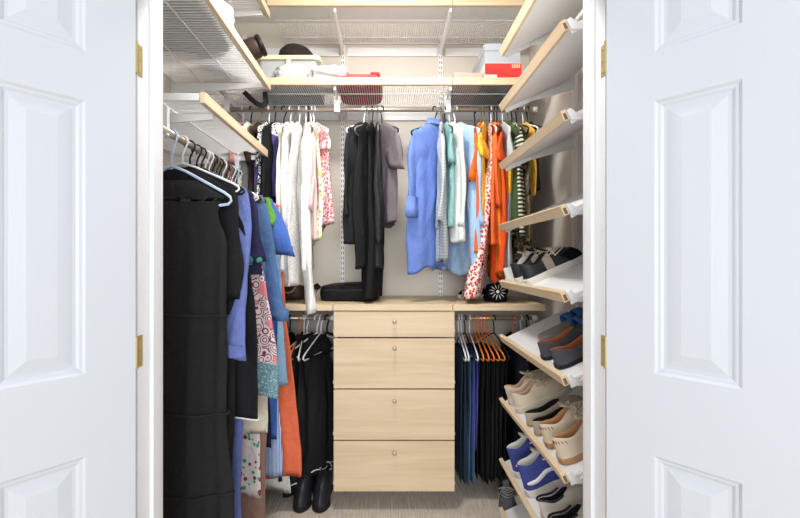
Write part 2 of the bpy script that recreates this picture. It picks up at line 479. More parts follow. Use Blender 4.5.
# ------------------------------------------------------------------ garments
def lerp(a, b, t): return a + (b-a)*t
def sm(t): t = max(0, min(1, t)); return t*t*(3-2*t)

def crinkle(bm, seed, amp=0.0085):
    o = Vector((seed*3.17, seed*1.73, seed*0.91))
    for v in bm.verts:
        p = v.co; f = min(1.0, max(0.08, (-p.z-0.16)/0.15))
        a = noise.noise_vector(Vector((p.x*6, p.y*6, p.z*3.2)) + o)
        b_ = noise.noise_vector(Vector((p.x*17, p.y*17, p.z*9)) + o)
        v.co = p + (a*amp + b_*amp*0.62)*f

def body_rings(L, wsh, whem, t0, th, fold, k, ph, z_top=-0.086, sleeveless=False, rows=38, n=72, hemwave=0.008, drop=0.085, wn=0.055, lean=0.0, sway=0.0):
    rings = []
    zs = [0, 0.006, 0.02, 0.04, 0.06, 0.075, drop, drop+0.012] + [drop+0.012 + (L-drop-0.012)*(i+1)/rows for i in range(rows)]
    for z in zs:
        if z <= drop: w = wn + (wsh-wn)*(z/drop)
        else:
            u = (z-drop)/(L-drop)
            w = lerp(wsh, whem, sm(u*0.9+0.05) if u > 0 else 0)
            if sleeveless: w -= 0.03*math.exp(-((z-drop-0.06)/0.06)**2)
        u = z/L
        t = lerp(t0, th, sm(u*1.3))
        if z < 0.02: t *= 0.55 + 0.45*z/0.02
        A = fold*sm((z-0.06)/0.4)
        r = []
        for i in range(n):
            a = 2*pi*i/n
            ca, sa = cos(a), sin(a)
            x = w*(1 if ca >= 0 else -1)*abs(ca)**0.85
            y = t*(1 if sa >= 0 else -1)*abs(sa)**0.85
            xx = x/max(w, .05)
            y += A*(sin(k*pi*xx + ph + 0.8*u) + 0.5*sin(2.3*k*pi*xx + 2*ph + 1.7*u))
            y += 0.35*A*sin(5*a + ph*3 + 3*u) + 0.2*A*sin(9*a + ph*2 - 2*u)
            y += sway*u*u + 0.008*sin(3.5*u + ph)*u
            x *= 1 + 0.03*sin(7*u + ph + (1 if ca > 0 else 2))*sm(u*2)
            dz_ = (hemwave*sin(3*xx + ph*2) + 0.5*hemwave*sin(9*xx + ph))*sm((u-0.6)/0.4)
            r.append((x + lean*u*u, y, z_top - z + dz_))
        rings.append(r)
    return rings

def cyl_sleeve(side, wsh, L, r0, r1, flat, out, ph, z_top=-0.086, drop=0.085, fy=0.0, roll=False):
    """flattened tube hanging from the shoulder tip; its outer edge continues the shoulder line"""
    rings = []; n = 26; rows = max(8, int(L/0.028))
    for i in range(rows+1):
        u = i/rows; d = L*u
        rr = lerp(r0, r1, u)
        rr = lerp(0.022, rr, sm(d/0.10)**0.7)
        cx = wsh - 0.010 - rr + 0.016*sm(d/0.08) + out*u + 0.007*sin(8*u+ph)*u
        cy = fy*u + 0.010*sin(5*u+ph*2)*u
        cz = z_top - drop + 0.018 - d
        fl = flat*(1 + 0.35*sin(6*u+ph))
        r = []
        for k in range(n):
            a = 2*pi*k/n
            lx = rr*(1 if cos(a) >= 0 else -1)*abs(cos(a))**0.85
            ly = max(rr*fl, 0.007)*sin(a)*(1+0.25*sin(3*a+ph+5*u)) + 0.006*sin(lx/max(rr, .01)*3+ph+3*u)*u
            r.append((side*(cx + lx), cy + ly, cz + 0.02*u*lx/max(rr, 0.01)*sin(ph)))
        rings.append(r)
    if roll:
        last = rings[-1]; c = Vector((sum(p[0] for p in last)/n, sum(p[1] for p in last)/n, 0))
        for s_, dzz in ((1.15, 0.004), (1.22, 0.03), (1.14, 0.055)):
            rings.append([(c.x+(p[0]-c.x)*s_, c.y+(p[1]-c.y)*s_*1.3, p[2]+dzz) for p in last])
    return rings

GN = [0]
def garment(kind, label, short, mat, X, Y, zrod, yaw, L, wsh=0.2, whem=0.22, t0=0.014, th=0.022, fold=0.010, k=2.0,
            sleeve=None, sl=None, hang='black', group=None, collar=None, hem=None, sleeveless=False, cat=None, yd=None,
            fy=0.0, lean=0.0, sr=None, placket=None, hyaw=None, cuff=None, hemwave=0.008, band=None, out=0.03, sway=0.0, wn=0.055, sag=0.0, hs=1.0, flat=0.24, drop=0.085):
    GN[0] += 1; ph = GN[0]*1.37
    yawr = radians(yaw)
    pos = (X, Y, zrod)
    hm, hn = HC[hang]
    hanger(hm, hn, pos, yawr if hyaw is None else radians(hyaw), f'{hn} inside the {short}', 'hangers with clothes on them', 1.0, hs)
    t = thing(kind, label, cat or kind.replace('_', ' ').split(' ')[-1], pos, (0, 0, yawr), group)
    rings = body_rings(L, wsh, whem, t0, th, fold, k, ph, sleeveless=sleeveless or not sleeve, hemwave=hemwave, lean=lean, sway=sway, wn=wn, z_top=-0.086-sag, drop=drop)
    # turned-in hem so the cloth has an edge
    last = rings[-1]; n = len(last)
    cx = sum(p[0] for p in last)/n; cy = sum(p[1] for p in last)/n
    rings.append([(cx+(p[0]-cx)*0.985, cy+(p[1]-cy)*0.86, p[2]+0.004) for p in last])
    rings.append([(cx+(p[0]-cx)*0.97, cy+(p[1]-cy)*0.75, p[2]+0.05) for p in last])
    bb = BM(); loft(bb, rings); crinkle(bb, GN[0])
    obj('body', bb, mat, t, smooth=True)
    if sleeve:
        LL = {'short': 0.2, 'long': 0.56, 'cap': 0.11, 'roll': 0.36}[sleeve] if sl is None else sl
        r0 = sr or 0.072; r1 = {'short': r0*1.12, 'long': r0*0.72, 'cap': r0*0.95, 'roll': r0*0.9}[sleeve]
        for side in (1, -1):
            sb = BM(); rr = cyl_sleeve(side, wsh, LL, r0, r1, flat, out, ph+side, fy=fy, roll=(sleeve == 'roll'), z_top=-0.086-sag, drop=drop)
            l2 = rr[-1]; c = Vector((sum(p[0] for p in l2)/len(l2), sum(p[1] for p in l2)/len(l2), 0))
            rr.append([(c.x+(p[0]-c.x)*0.9, c.y+(p[1]-c.y)*0.9, p[2]+0.003) for p in l2])
            rr.append([(c.x+(p[0]-c.x)*0.85, c.y+(p[1]-c.y)*0.85, p[2]+0.05) for p in l2])
            loft(sb, rr); crinkle(sb, GN[0])
            so = obj('sleeve', sb, mat, t, smooth=True)
            if cuff:
                cb = BM()
                q = rr[-4] if sleeve != 'roll' else rr[-3]
                q1 = rr[-3]
                cc = Vector((sum(p[0] for p in q1)/len(q1), sum(p[1] for p in q1)/len(q1), 0))
                loft(cb, [[(cc.x+(p[0]-cc.x)*s_, cc.y+(p[1]-cc.y)*s_, p[2]+dz_) for p in q1] for s_, dz_ in ((1.0, -0.002), (1.12, 0.0), (1.12, cuff[1]), (1.0, cuff[1]+0.002))])
                obj('cuff', cb, cuff[0], so, smooth=True)
    if collar:
        cb = BM()
        ring = [(0.058*cos(a), 0.026*sin(a)) for a in [2*pi*i/20 for i in range(20)]]
        loft(cb, [[(x*1.02, y*1.0, -0.094) for x, y in ring], [(x*1.0, y*0.95, -0.068) for x, y in ring], [(x*1.12, y*1.25, -0.064) for x, y in ring], [(x*1.3, y*1.5, -0.096) for x, y in ring]])
        obj('collar', cb, collar, t, smooth=True)
    if placket:
        pb = BM(); side = placket[1]
        cols = []
        zc = [i for i in range(4, len(rings)-4)]
        for i in zc:
            r = rings[i]; idx = 18 if side > 0 else 54
            p = Vector(r[idx]); cols.append([(p.x-0.014, p.y+side*0.003, p.z), (p.x-0.014, p.y+side*0.005, p.z), (p.x+0.014, p.y+side*0.005, p.z), (p.x+0.014, p.y+side*0.003, p.z)])
        loft(pb, cols, False); crinkle(pb, GN[0]); obj('placket', pb, mat, t, smooth=True)
        for j in range(2, len(cols)-2, 4):
            p = cols[j][1]; tb = BM(); x = p[0]+0.014
            tube(tb, [(x, p[1]-side*0.001, p[2]), (x, p[1]+side*0.0025, p[2])], 0.005, 10)
            obj('button', tb, placket[0], t)
    if hem:
        hb = BM(); i = -3 - hem[1]
        r = rings[i]; c = Vector((sum(p[0] for p in r)/n, sum(p[1] for p in r)/n, 0))
        tube(hb, [(c.x+(p[0]-c.x)*1.005, c.y+(p[1]-c.y)*1.06, p[2]) for p in r], 0.0032, 6, closed=True); crinkle(hb, GN[0])
        obj('hem_piping', hb, hem[0], t, smooth=True)
    if band:
        bdb = BM(); rr = rings[band[1]:band[2]]
        loft(bdb, [[(p[0]*1.01, p[1]*1.12, p[2]) for p in r] for r in rr]); crinkle(bdb, GN[0])
        obj('trim_band', bdb, band[0], t, smooth=True)
    return t

def trousers(label, short, mat, X, Y, zrod, yaw, L, w=0.165, t0=0.014, th=0.02, hang='white', group=None, fold=0.005, cat='trousers', kind='trousers', hem=None):
    """folded over the hanger's bar"""
    GN[0] += 1; ph = GN[0]*1.37; yawr = radians(yaw)
    pos = (X, Y, zrod); hm, hn = HC[hang]
    hanger(hm, hn, pos, yawr, f'{hn} inside the {short}', 'hangers with clothes on them')
    t = thing(kind, label, cat, pos, (0, 0, yawr), group)
    for s in (1, -1):           # the two legs, front and back half over the bar
        rings = []; n = 28; rows = 22
        for i in range(rows+1):
            u = i/rows; z = -0.185 - (L-0.0)*u + (0.0 if s > 0 else 0.012)
            ww = lerp(w, w*0.84, u); tt = lerp(t0*0.5, th*0.55, sm(u*2))
            A = fold*sm(u*2.5)
            r = []
            for q in range(n):
                a = 2*pi*q/n; ca, sa = cos(a), sin(a)
                x = ww*(1 if ca >= 0 else -1)*abs(ca)**0.7
                y = s*(0.0055+tt*0.5) + tt*0.5*sa + A*sin(2.2*x/w*pi*0.6+ph+u)
                r.append((x*(1+0.02*sin(8*u+ph)), y, z + 0.004*sin(4*x/w+ph)))
            rings.append(r)
        bb = BM(); loft(bb, rings, True, False, True); crinkle(bb, GN[0], 0.004)
        obj('leg', bb, mat, t, smooth=True)
    fb = BM()                    # fold across the bar
    rings = []
    for i in range(9):
        a = pi*i/8
        rings.append([(x, 0.012*cos(a), -0.186+0.012*sin(a)) for x in (-w, -w*0.5, 0, w*0.5, w)])
    loft(fb, rings, False); obj('waist_fold', fb, mat, t, smooth=True)
    if hem:
        hb = BM(); loop = [(w*0.85*cos(a), (0.012+th)*sin(a), -0.185-L+hem[1]) for a in [2*pi*i/24 for i in range(24)]]
        tube(hb, loop, 0.003, 6, closed=True); obj('hem_piping', hb, hem[0], t)
    return t

def ux(p, d=YR): return (p - VX)/F*d

c_ivory = fabric('ivory_cotton', rgb(236, 230, 216)); c_white = fabric('white_cotton', rgb(240, 238, 234))
c_white2 = fabric('white_lace_cotton', rgb(236, 234, 232), 'dots', rgb(222, 218, 214), sc=3)
c_blush = fabric('blush_cotton', rgb(236, 214, 206)); c_black = fabric('black_cotton', rgb(38, 38, 40)); c_black2 = fabric('black_jersey', rgb(44, 44, 45))
c_char = fabric('charcoal_cotton', rgb(58, 57, 58)); c_greyt = fabric('plum_grey_jersey', rgb(112, 104, 110))
c_brown = fabric('dark_brown_knit', rgb(66, 54, 48)); c_bw = fabric('black_white_print', rgb(28, 28, 30), 'print', rgb(238, 236, 232), sc=2.2)
c_indigo = fabric('violet_blue_jersey', rgb(88, 82, 138))
c_wfl = fabric('white_floral', rgb(240, 238, 228), 'floral', rgb(206, 196, 110), rgb(160, 176, 120), sc=1.6)
c_redpr = fabric('red_white_print', rgb(238, 212, 212), 'dots', rgb(212, 84, 94), sc=3)
c_pink = fabric('rose_pink_cotton', rgb(228, 168, 170)); c_pinkst = fabric('pink_fine_stripe', rgb(240, 226, 222), 'vstripe', rgb(232, 196, 196), sc=3)
c_linen = fabric('cornflower_linen', rgb(112, 138, 208)); c_stripe = fabric('grey_white_stripe', rgb(222, 224, 222), 'hstripe', rgb(146, 158, 166), sc=1.4)
c_teal = fabric('sage_teal_cotton', rgb(134, 176, 176)); c_wlin = fabric('white_grey_linen', rgb(222, 224, 222)); c_pblue = fabric('pale_blue_oxford', rgb(166, 196, 232))
c_navyb = fabric('royal_blue_cotton', rgb(40, 74, 150))
c_or1 = fabric('orange_cotton', rgb(236, 116, 48)); c_yel = fabric('golden_yellow_cotton', rgb(244, 190, 70)); c_or2 = fabric('bright_orange_viscose', rgb(240, 112, 62))
c_or3 = fabric('red_orange_jersey', rgb(238, 92, 44)); c_or4 = fabric('amber_silk', rgb(240, 150, 50)); c_scarf = fabric('red_white_floral', rgb(238, 222, 214), 'dots', rgb(196, 54, 50), sc=2.6)
c_ltg = fabric('light_grey_jersey', rgb(188, 192, 194)); c_gst = fabric('green_white_stripe', rgb(222, 224, 206), 'hstripe', rgb(96, 116, 74), rgb(70, 64, 52), sc=0.5)
c_olive = fabric('olive_brown_print', rgb(104, 98, 76), 'print', rgb(150, 128, 100), rgb(58, 52, 44), sc=0.7)
c_peri = fabric('periwinkle_gauze', rgb(104, 118, 176)); c_nfl = fabric('navy_floral', rgb(48, 46, 76), 'floral', rgb(66, 110, 200), rgb(90, 170, 150), sc=0.9)
c_swirl = fabric('burgundy_swirl', rgb(224, 208, 210), 'swirl', rgb(120, 56, 72), rgb(216, 130, 140), sc=1.15)
c_multi = fabric('multicolour_floral', rgb(226, 216, 210), 'floral', rgb(70, 160, 146), rgb(150, 60, 76), sc=1.8)
c_cream = fabric('cream_linen', rgb(214, 204, 186)); c_denim = fabric('mid_denim', rgb(82, 112, 158)); c_denim2 = fabric('dark_denim', rgb(64, 82, 100))
c_green = fabric('leaf_green_cotton', rgb(110, 168, 70)); c_blue = fabric('bright_blue_cotton', rgb(78, 112, 190)); c_lblue = fabric('light_blue_cotton', rgb(150, 190, 222))
c_coral = fabric('coral_orange_linen', rgb(228, 116, 82)); c_bst = fabric('blue_white_stripe', rgb(206, 218, 234), 'vstripe', rgb(82, 118, 184), sc=1.6)
c_navy = fabric('navy_cotton', rgb(34, 36, 60)); c_sheer = fabric('brown_sheer', rgb(140, 110, 100)); c_fluff = fabric('white_terry', rgb(226, 226, 222))
c_purple = fabric('violet_cotton', rgb(84, 84, 170)); c_tealpr = fabric('teal_speckle', rgb(112, 150, 162), 'print', rgb(76, 116, 132), rgb(190, 206, 208), sc=5)
c_wpipe = fabric('white_piping', rgb(236, 236, 236))
c_blacklace = fabric('black_dark_blue', rgb(32, 32, 44))

GU = 'clothes on the upper back rod'; GL = 'clothes on the left wall rod'; GB = 'clothes on the lower left rod'; GR = 'clothes on the lower right rod'
# ---- upper back rod, left group
Z = ZRU
garment('blouse', 'pale pink blouse hanging at the far left of the back rod', 'pale pink blouse', c_pink, ux(243), YR, Z, 92, 0.62, 0.19, 0.2, hang='white', sleeve='short', group=GU)
garment('shirt', 'plain white top beside the dark brown top on the back rod', 'white top by the brown top', c_white, ux(251), YR, Z, 88, 0.6, 0.19, 0.2, hang='black', sleeve='cap', group=GU)
garment('top', 'dark brown knit top on the back rod', 'dark brown knit top', c_brown, ux(261), YR, Z, 90, 0.62, 0.2, 0.21, hang='olive', sleeve='short', group=GU)
garment('top', 'black and white print top on the back rod', 'black and white print top', c_bw, ux(269), YR, Z, 92, 0.6, 0.2, 0.22, hang='white', sleeve='short', group=GU)
garment('top', 'long black top between the print top and the violet top', 'long black top', c_black, ux(275), YR, Z, 90, 0.72, 0.2, 0.21, hang='black', sleeve='long', group=GU)
garment('top', 'violet blue sleeveless top with a black and white print band', 'violet blue top', c_indigo, ux(284), YR, Z, 60, 0.42, 0.19, 0.22, hang='black', group=GU, th=0.03, band=(c_bw, 1, 7), t0=0.022)
garment('blouse', 'ivory sleeveless blouse, first of the pale ones from the left', 'ivory blouse', c_ivory, ux(290.5), YR, Z, 84, 0.72, 0.2, 0.25, hang='white', group=GU, th=0.024, fold=0.014)
garment('blouse', 'white cotton blouse with long sleeves beside the ivory blouse', 'white long-sleeved blouse', c_white, ux(295), YR, Z, 86, 0.82, 0.2, 0.24, hang='olive', sleeve='long', group=GU, th=0.02, fold=0.014)
garment('blouse', 'white dotted blouse hanging to just above the counter', 'white dotted blouse', c_white2, ux(299.5), YR, Z, 90, 0.88, 0.2, 0.25, hang='white', group=GU, th=0.02, fold=0.014)
garment('robe', 'long white robe whose sleeve hangs over the counter edge', 'long white robe', c_white, ux(306), YR, Z, 103, 0.8, 0.205, 0.24, hang='white', sleeve='long', sl=0.95, sr=0.066, flat=0.5, group=GU, th=0.02, fold=0.014, cat='robe', out=0.05)
garment('blouse', 'blush pink finely striped blouse among the white ones', 'blush striped blouse', c_pinkst, ux(308.5), YR, Z, 106, 0.66, 0.2, 0.24, hang='black', sleeve='long', sl=0.45, group=GU, th=0.018, fold=0.012)
garment('top', 'white top with small yellow and green flowers', 'white floral top', c_wfl, ux(311), YR, Z, 112, 0.64, 0.19, 0.24, hang='white', group=GU, th=0.018, fold=0.012)
garment('top', 'red and pink print top at the right end of the white blouses', 'red print top', c_redpr, ux(314), YR, Z, 120, 0.58, 0.2, 0.27, hang='white', sleeve='cap', group=GU, th=0.026, fold=0.012)
# ---- centre black group
garment('shirt', 'black long-sleeved shirt at the left of the black clothes', 'left black shirt', c_black2, ux(364), YR, Z, 68, 0.66, 0.2, 0.22, hang='white', sleeve='long', sl=0.46, group=GU, th=0.03, fold=0.006, t0=0.022)
garment('skirt', 'black tiered top hanging below the left black shirt', 'black tiered top', c_black, ux(368), YR, Z, 74, 0.80, 0.18, 0.2, hang='grey', group=GU, th=0.028, fold=0.01, cat='top')
garment('dress', 'longest black dress reaching down to the counter', 'longest black dress', c_black, ux(372.5), YR, Z, 84, 0.955, 0.18, 0.2, hang='black', group=GU, th=0.036, fold=0.01)
garment('cardigan', 'charcoal cardigan between the black dress and the grey tee', 'charcoal cardigan', c_char, ux(377.5), YR, Z, 92, 0.80, 0.2, 0.2, hang='grey', sleeve='long', sl=0.6, group=GU, th=0.028)
garment('t_shirt', 'plum grey T-shirt at the right of the black clothes', 'plum grey T-shirt', c_greyt, ux(382), YR, Z, 114, 0.56, 0.20, 0.18, hang='black', sleeve='short', sl=0.21, sr=0.085, out=0.07, group=GU, th=0.028, t0=0.02)
# ---- blue group
garment('shirt', 'cornflower blue linen shirt with collar and rolled sleeves', 'cornflower linen shirt', c_linen, ux(435), YR, Z, 47, 0.80, 0.20, 0.225, hemwave=0.018, hang='black', sleeve='roll', sl=0.46, sr=0.08, out=0.05, group=GU, th=0.034, fold=0.008, collar=c_linen, t0=0.026, placket=(WHITEP, -1))
garment('top', 'grey and white striped knit top behind the blue linen shirt', 'grey striped knit', c_stripe, ux(441), YR, Z, 84, 0.76, 0.19, 0.21, hang='grey', sleeve='long', sl=0.5, group=GU)
garment('top', 'sage teal top on the back rod', 'sage teal top', c_teal, ux(445), YR, Z, 92, 0.58, 0.19, 0.2, hang='black', sleeve='short', group=GU)
garment('shirt', 'off-white linen shirt between the teal top and the pale blue shirt', 'off-white linen shirt', c_wlin, ux(449.5), YR, Z, 100, 0.66, 0.2, 0.22, hang='white', sleeve='long', sl=0.5, group=GU, th=0.03)
garment('shirt', 'pale blue oxford shirt with long sleeves', 'pale blue oxford shirt', c_pblue, ux(455), YR, Z, 116, 0.82, 0.2, 0.22, hemwave=0.016, hang='white', sleeve='long', sl=0.5, group=GU, th=0.03, fold=0.008)
# ---- orange group
garment('top', 'royal blue top tucked behind the orange clothes', 'royal blue top', c_navyb, ux(477), YR+0.05, Z, 86, 0.78, 0.17, 0.19, hang='black', group=GU)
garment('top', 'deep orange top at the left of the orange clothes', 'deep orange top', c_or1, ux(481), YR, Z, 68, 0.72, 0.2, 0.22, hang='olive', sleeve='short', sl=0.3, group=GU)
garment('t_shirt', 'golden yellow T-shirt among the orange clothes', 'golden yellow T-shirt', c_yel, ux(484), YR, Z, 72, 0.55, 0.2, 0.21, hang='olive', sleeve='short', sl=0.16, group=GU)
garment('scarf', 'red and white floral scarf hanging down onto the counter', 'red floral scarf', c_scarf, ux(489.5), YR, Z, 80, 0.955, 0.19, 0.23, hang='black', group=GU, th=0.034, sway=0.10, t0=0.01)
garment('blouse', 'bright orange flowing blouse', 'bright orange blouse', c_or2, ux(491), YR, Z, 82, 0.66, 0.2, 0.23, hang='white', sleeve='long', sl=0.42, group=GU, th=0.03, fold=0.014)
garment('top', 'amber silk top hanging low among the orange clothes', 'amber silk top', c_or4, ux(494), YR, Z, 82, 0.84, 0.18, 0.22, hang='black', group=GU)
garment('t_shirt', 'red orange T-shirt with a pointed hem at the right of the orange clothes', 'red orange T-shirt', c_or3, ux(497), YR, Z, 80, 0.80, 0.2, 0.23, hang='black', sleeve='short', sl=0.2, group=GU, th=0.026, fold=0.012, hemwave=0.05)
garment('t_shirt', 'light grey top with a yellow band right of the orange clothes', 'light grey jersey top', c_ltg, ux(502.5), YR, Z, 84, 0.80, 0.2, 0.21, band=(c_yel, 15, 25), hang='white', sleeve='short', group=GU)
garment('top', 'dark green top half hidden behind the shoe shelf', 'dark green top', fabric('dark_green', rgb(74, 92, 60)), ux(508), YR, Z, 88, 0.6, 0.19, 0.2, hang='olive', group=GU)
garment('top', 'green and white striped top right of the grey jersey top', 'green striped top', c_gst, ux(512), YR, Z, 86, 0.62, 0.2, 0.21, hang='black', sleeve='short', group=GU)
garment('top', 'olive brown print top at the right end of the back rod', 'olive print top', c_olive, ux(516.5), YR, Z, 88, 0.78, 0.19, 0.2, hang='black', group=GU)
garment('top', 'yellow sleeveless top at the right end of the back rod', 'yellow sleeveless top', c_yel, ux(523), YR, Z, 91, 0.42, 0.17, 0.17, hang='white', group=GU, t0=0.01, th=0.014)
garment('top', 'black sleeveless top last on the right of the back rod', 'last black top', c_black, ux(527.5), YR, Z, 91, 0.40, 0.17, 0.17, hang='black', group=GU, t0=0.01, th=0.014)

# ---- left wall rod (garments face the camera)
Z = ZRS
def lg(d, kind, label, short, mat, **k):
    k.setdefault('yaw', 0); y = k.pop('yaw'); L = k.pop('L')
    return garment(kind, label, short, mat, XRS, d, Z, y, L, group=GL, **k)
def seam(t, z, w, r=0.0025, mat=None):
    pass
t = lg(1.40, 'dress', 'long black tiered dress nearest the door on the left rod', 'nearest long black dress', c_black2, L=1.50, wsh=0.19, whem=0.215, t0=0.014, th=0.032, fold=0.010, k=3.4, hang='blue', sleeveless=True, hs=1.28, sag=0.075, wn=0.09, drop=0.06)
bb = BM()
for zz, ww in ((-0.63, 0.202), (-0.97, 0.211), (-1.25, 0.214)):
    pts = []
    for i in range(40):
        a = 2*pi*i/40
        pts.append((ww*(1 if cos(a) >= 0 else -1)*abs(cos(a))**0.75, 0.040*sin(a)+0.011*sin(3.4*pi*cos(a)+1.0), zz))
    bb = BM(); tube(bb, pts, 0.004, 6, closed=True); crinkle(bb, GN[0]); obj('tier_seam', bb, c_black2, t, smooth=True)
lg(1.475, 'dress', 'second long black dress right behind the nearest one', 'second black dress', c_black, L=1.50, wsh=0.205, whem=0.172, th=0.028, hang='white', sleeve='long', sl=0.42, out=0.005, sag=0.02)
lg(1.53, 'night_shirt', 'black pyjama top with white piping at the hem and cuffs', 'black piped pyjama top', c_black, L=0.96, wsh=0.205, whem=0.272, th=0.028, hang='black', hem=(c_wpipe, 0), cat='pyjamas')
lg(1.585, 'dress', 'periwinkle blue gauze dress with long wide sleeves', 'periwinkle dress', c_peri, L=1.48, wsh=0.208, whem=0.178, th=0.028, hang='black', sleeve='short', sl=0.63, sr=0.075, out=0.035, fy=-0.15)
lg(1.625, 'blouse', 'navy blouse with blue and green flowers', 'navy floral blouse', c_nfl, L=0.42, wsh=0.21, whem=0.24, hang='black', sleeve='short', sl=0.3, out=0.04, sr=0.06)
lg(1.66, 'tunic', 'pale tunic with burgundy swirls and a teal hem band', 'burgundy swirl tunic', c_swirl, L=0.90, wsh=0.215, whem=0.298, hang='white', th=0.024, band=(c_tealpr, -9, -2), hemwave=0.015)
lg(1.695, 'dress', 'cream linen dress between the floral dresses', 'cream linen dress', c_cream, L=1.10, wsh=0.2, whem=0.255, hang='white', hemwave=0.02)
lg(1.73, 'dress', 'multicolour floral dress hanging low behind the black dresses', 'multicolour floral dress', c_multi, L=1.37, wsh=0.2, whem=0.215, hang='black')
lg(1.765, 'shirt', 'mid blue denim shirt with gathered cuffs', 'denim shirt', c_denim, L=0.72, wsh=0.215, whem=0.24, hang='black', sleeve='long', sl=0.55, sr=0.08, th=0.028, out=0.09, cuff=(c_denim, 0.05))
lg(1.80, 'top', 'navy top hanging between denim shirt and green top', 'navy long top', c_navy, L=1.2, wsh=0.19, whem=0.225, hang='black')
lg(1.835, 'top', 'leaf green top peeping out between the blue clothes', 'leaf green top', c_green, L=0.45, wsh=0.225, whem=0.235, hang='white', sleeve='cap', sl=0.14, out=0.01)
lg(1.87, 't_shirt', 'bright blue T-shirt with wide sleeve beside the denim shirt', 'bright blue T-shirt', c_blue, L=1.18, wsh=0.225, whem=0.25, hang='black', sleeve='short', sl=0.26, sr=0.09, th=0.028, out=0.10)
lg(1.91, 'dress', 'blue and white striped dress hanging in front of the coral dress', 'blue striped dress', c_bst, L=1.38, wsh=0.19, whem=0.262, hang='grey')
lg(1.945, 'blouse', 'light blue blouse between the bright blue and coral clothes', 'light blue blouse', c_lblue, L=0.98, wsh=0.22, whem=0.265, hang='white')
lg(1.985, 'dress', 'coral orange linen dress last on the left rod', 'coral linen dress', c_coral, L=1.42, wsh=0.225, whem=0.325, hang='blue', th=0.028, fold=0.012)
lg(1.755, 'dress', 'sheer brown dress whose hem hangs near the floor', 'sheer brown dress', c_sheer, L=1.52, wsh=0.19, whem=0.225, hang='olive', t0=0.008, th=0.012)
lg(2.03, 'robe', 'white terry robe whose hem shows below the striped dress', 'white terry robe', c_fluff, L=1.53, wsh=0.19, whem=0.275, hang='white', t0=0.010, th=0.016, cat='robe')

# ---- lower rod left of the drawers
Z = ZRL
garment('top', 'black top at the left of the lower left rod', 'lower left black top', c_black, ux(290), YR, Z, 90, 0.72, 0.19, 0.2, hang='black', sleeve='short', group=GB)
garment('shirt', 'black long shirt on an orange hanger under the counter', 'black shirt on orange', c_black2, ux(300), YR, Z, 88, 0.74, 0.17, 0.2, hang='orange', group=GB)
garment('top', 'black top between the orange and white hangers under the counter', 'black top under the counter', c_black, ux(304), YR, Z, 94, 0.62, 0.17, 0.19, hang='white', group=GB)
garment('pyjama_bottoms', 'black pyjama bottoms with white piping at the hem under the counter', 'black piped pyjama bottoms', c_black, ux(307), YR, Z, 62, 0.81, 0.15, 0.2, hang='white', hem=(c_wpipe, 3), group=GB, cat='trousers', th=0.035)
garment('dress', 'black sleeveless dress with white piping nearest the drawers', 'black dress by the drawers', c_black, ux(317), YR, Z, 52, 0.78, 0.12, 0.215, hang='white', group=GB, th=0.04, hem=(c_wpipe, 2))
hanger(WHITEP, 'white', (ux(321), YR, Z), radians(74), 'empty white plastic hanger beside the empty black hanger', 'empty hangers')
hanger(BLACKP, 'black', (ux(327), YR, Z), radians(62), 'empty black plastic hanger left of the drawers', 'empty hangers', 1.5)

# ---- lower rod right of the drawers
for i, p in enumerate((458.5, 461.2)):
    trousers(f'mid blue jeans, {["first", "second"][i]} from the drawers', f'{["first", "second"][i]} pair of jeans', [c_denim2, c_denim2][i], ux(p), YR, Z, 90, 0.66, hang='white', group=GR, t0=0.010, th=0.016, kind='jeans', cat='jeans')
trousers('faded blue jeans, third from the drawers', 'third pair of jeans', fabric('faded_denim', rgb(84, 116, 150)), ux(465), YR, Z, 92, 0.67, hang='black', group=GR, kind='jeans', cat='jeans', th=0.024)
trousers('violet blue trousers between the jeans and the black trousers', 'violet blue trousers', c_purple, ux(469.5), YR, Z, 90, 0.5, hang='white', group=GR)
for i, p in enumerate((474.5, 478, 481.5, 485, 488.5)):
    w = ['first', 'second', 'third', 'fourth', 'fifth'][i]
    trousers(f'black trousers on the {w} orange hanger from the left', f'{w} black trousers on orange', [c_black, c_black2][i % 2], ux(p), YR, Z, 90+2*i, 0.64+0.01*(i % 3), hang='orange', group=GR, th=0.02)
trousers('black trousers on the black hanger right of the orange ones', 'black trousers on black hanger', c_black, ux(494), YR, Z, 96, 0.66, hang='black', group=GR, th=0.02)
garment('top', 'black velvet top on an orange hanger behind the shoe shelves', 'black velvet top', c_blacklace, ux(514), YR, Z, 92, 0.72, 0.19, 0.2, hang='orange', sleeve='short', group=GR, t0=0.03, th=0.04)
garment('top', 'navy black top on a white hanger behind the shoe shelves', 'navy black top', c_blacklace, ux(521), YR, Z, 90, 0.78, 0.19, 0.21, hang='white', group=GR, t0=0.02, th=0.035)
garment('top', 'black cardigan top on a black hanger behind the shoe shelves', 'black cardigan top', c_black, ux(527), YR, Z, 90, 0.76, 0.19, 0.2, hang='black', sleeve='long', group=GR)
for p, w in ((531.5, 'left'), (534.5, 'right')):
    hanger(WHITEP, 'white', (ux(p), YR, Z), radians(90), f'empty white hanger at the right end of the lower rod, {w} one of two', 'empty hangers')

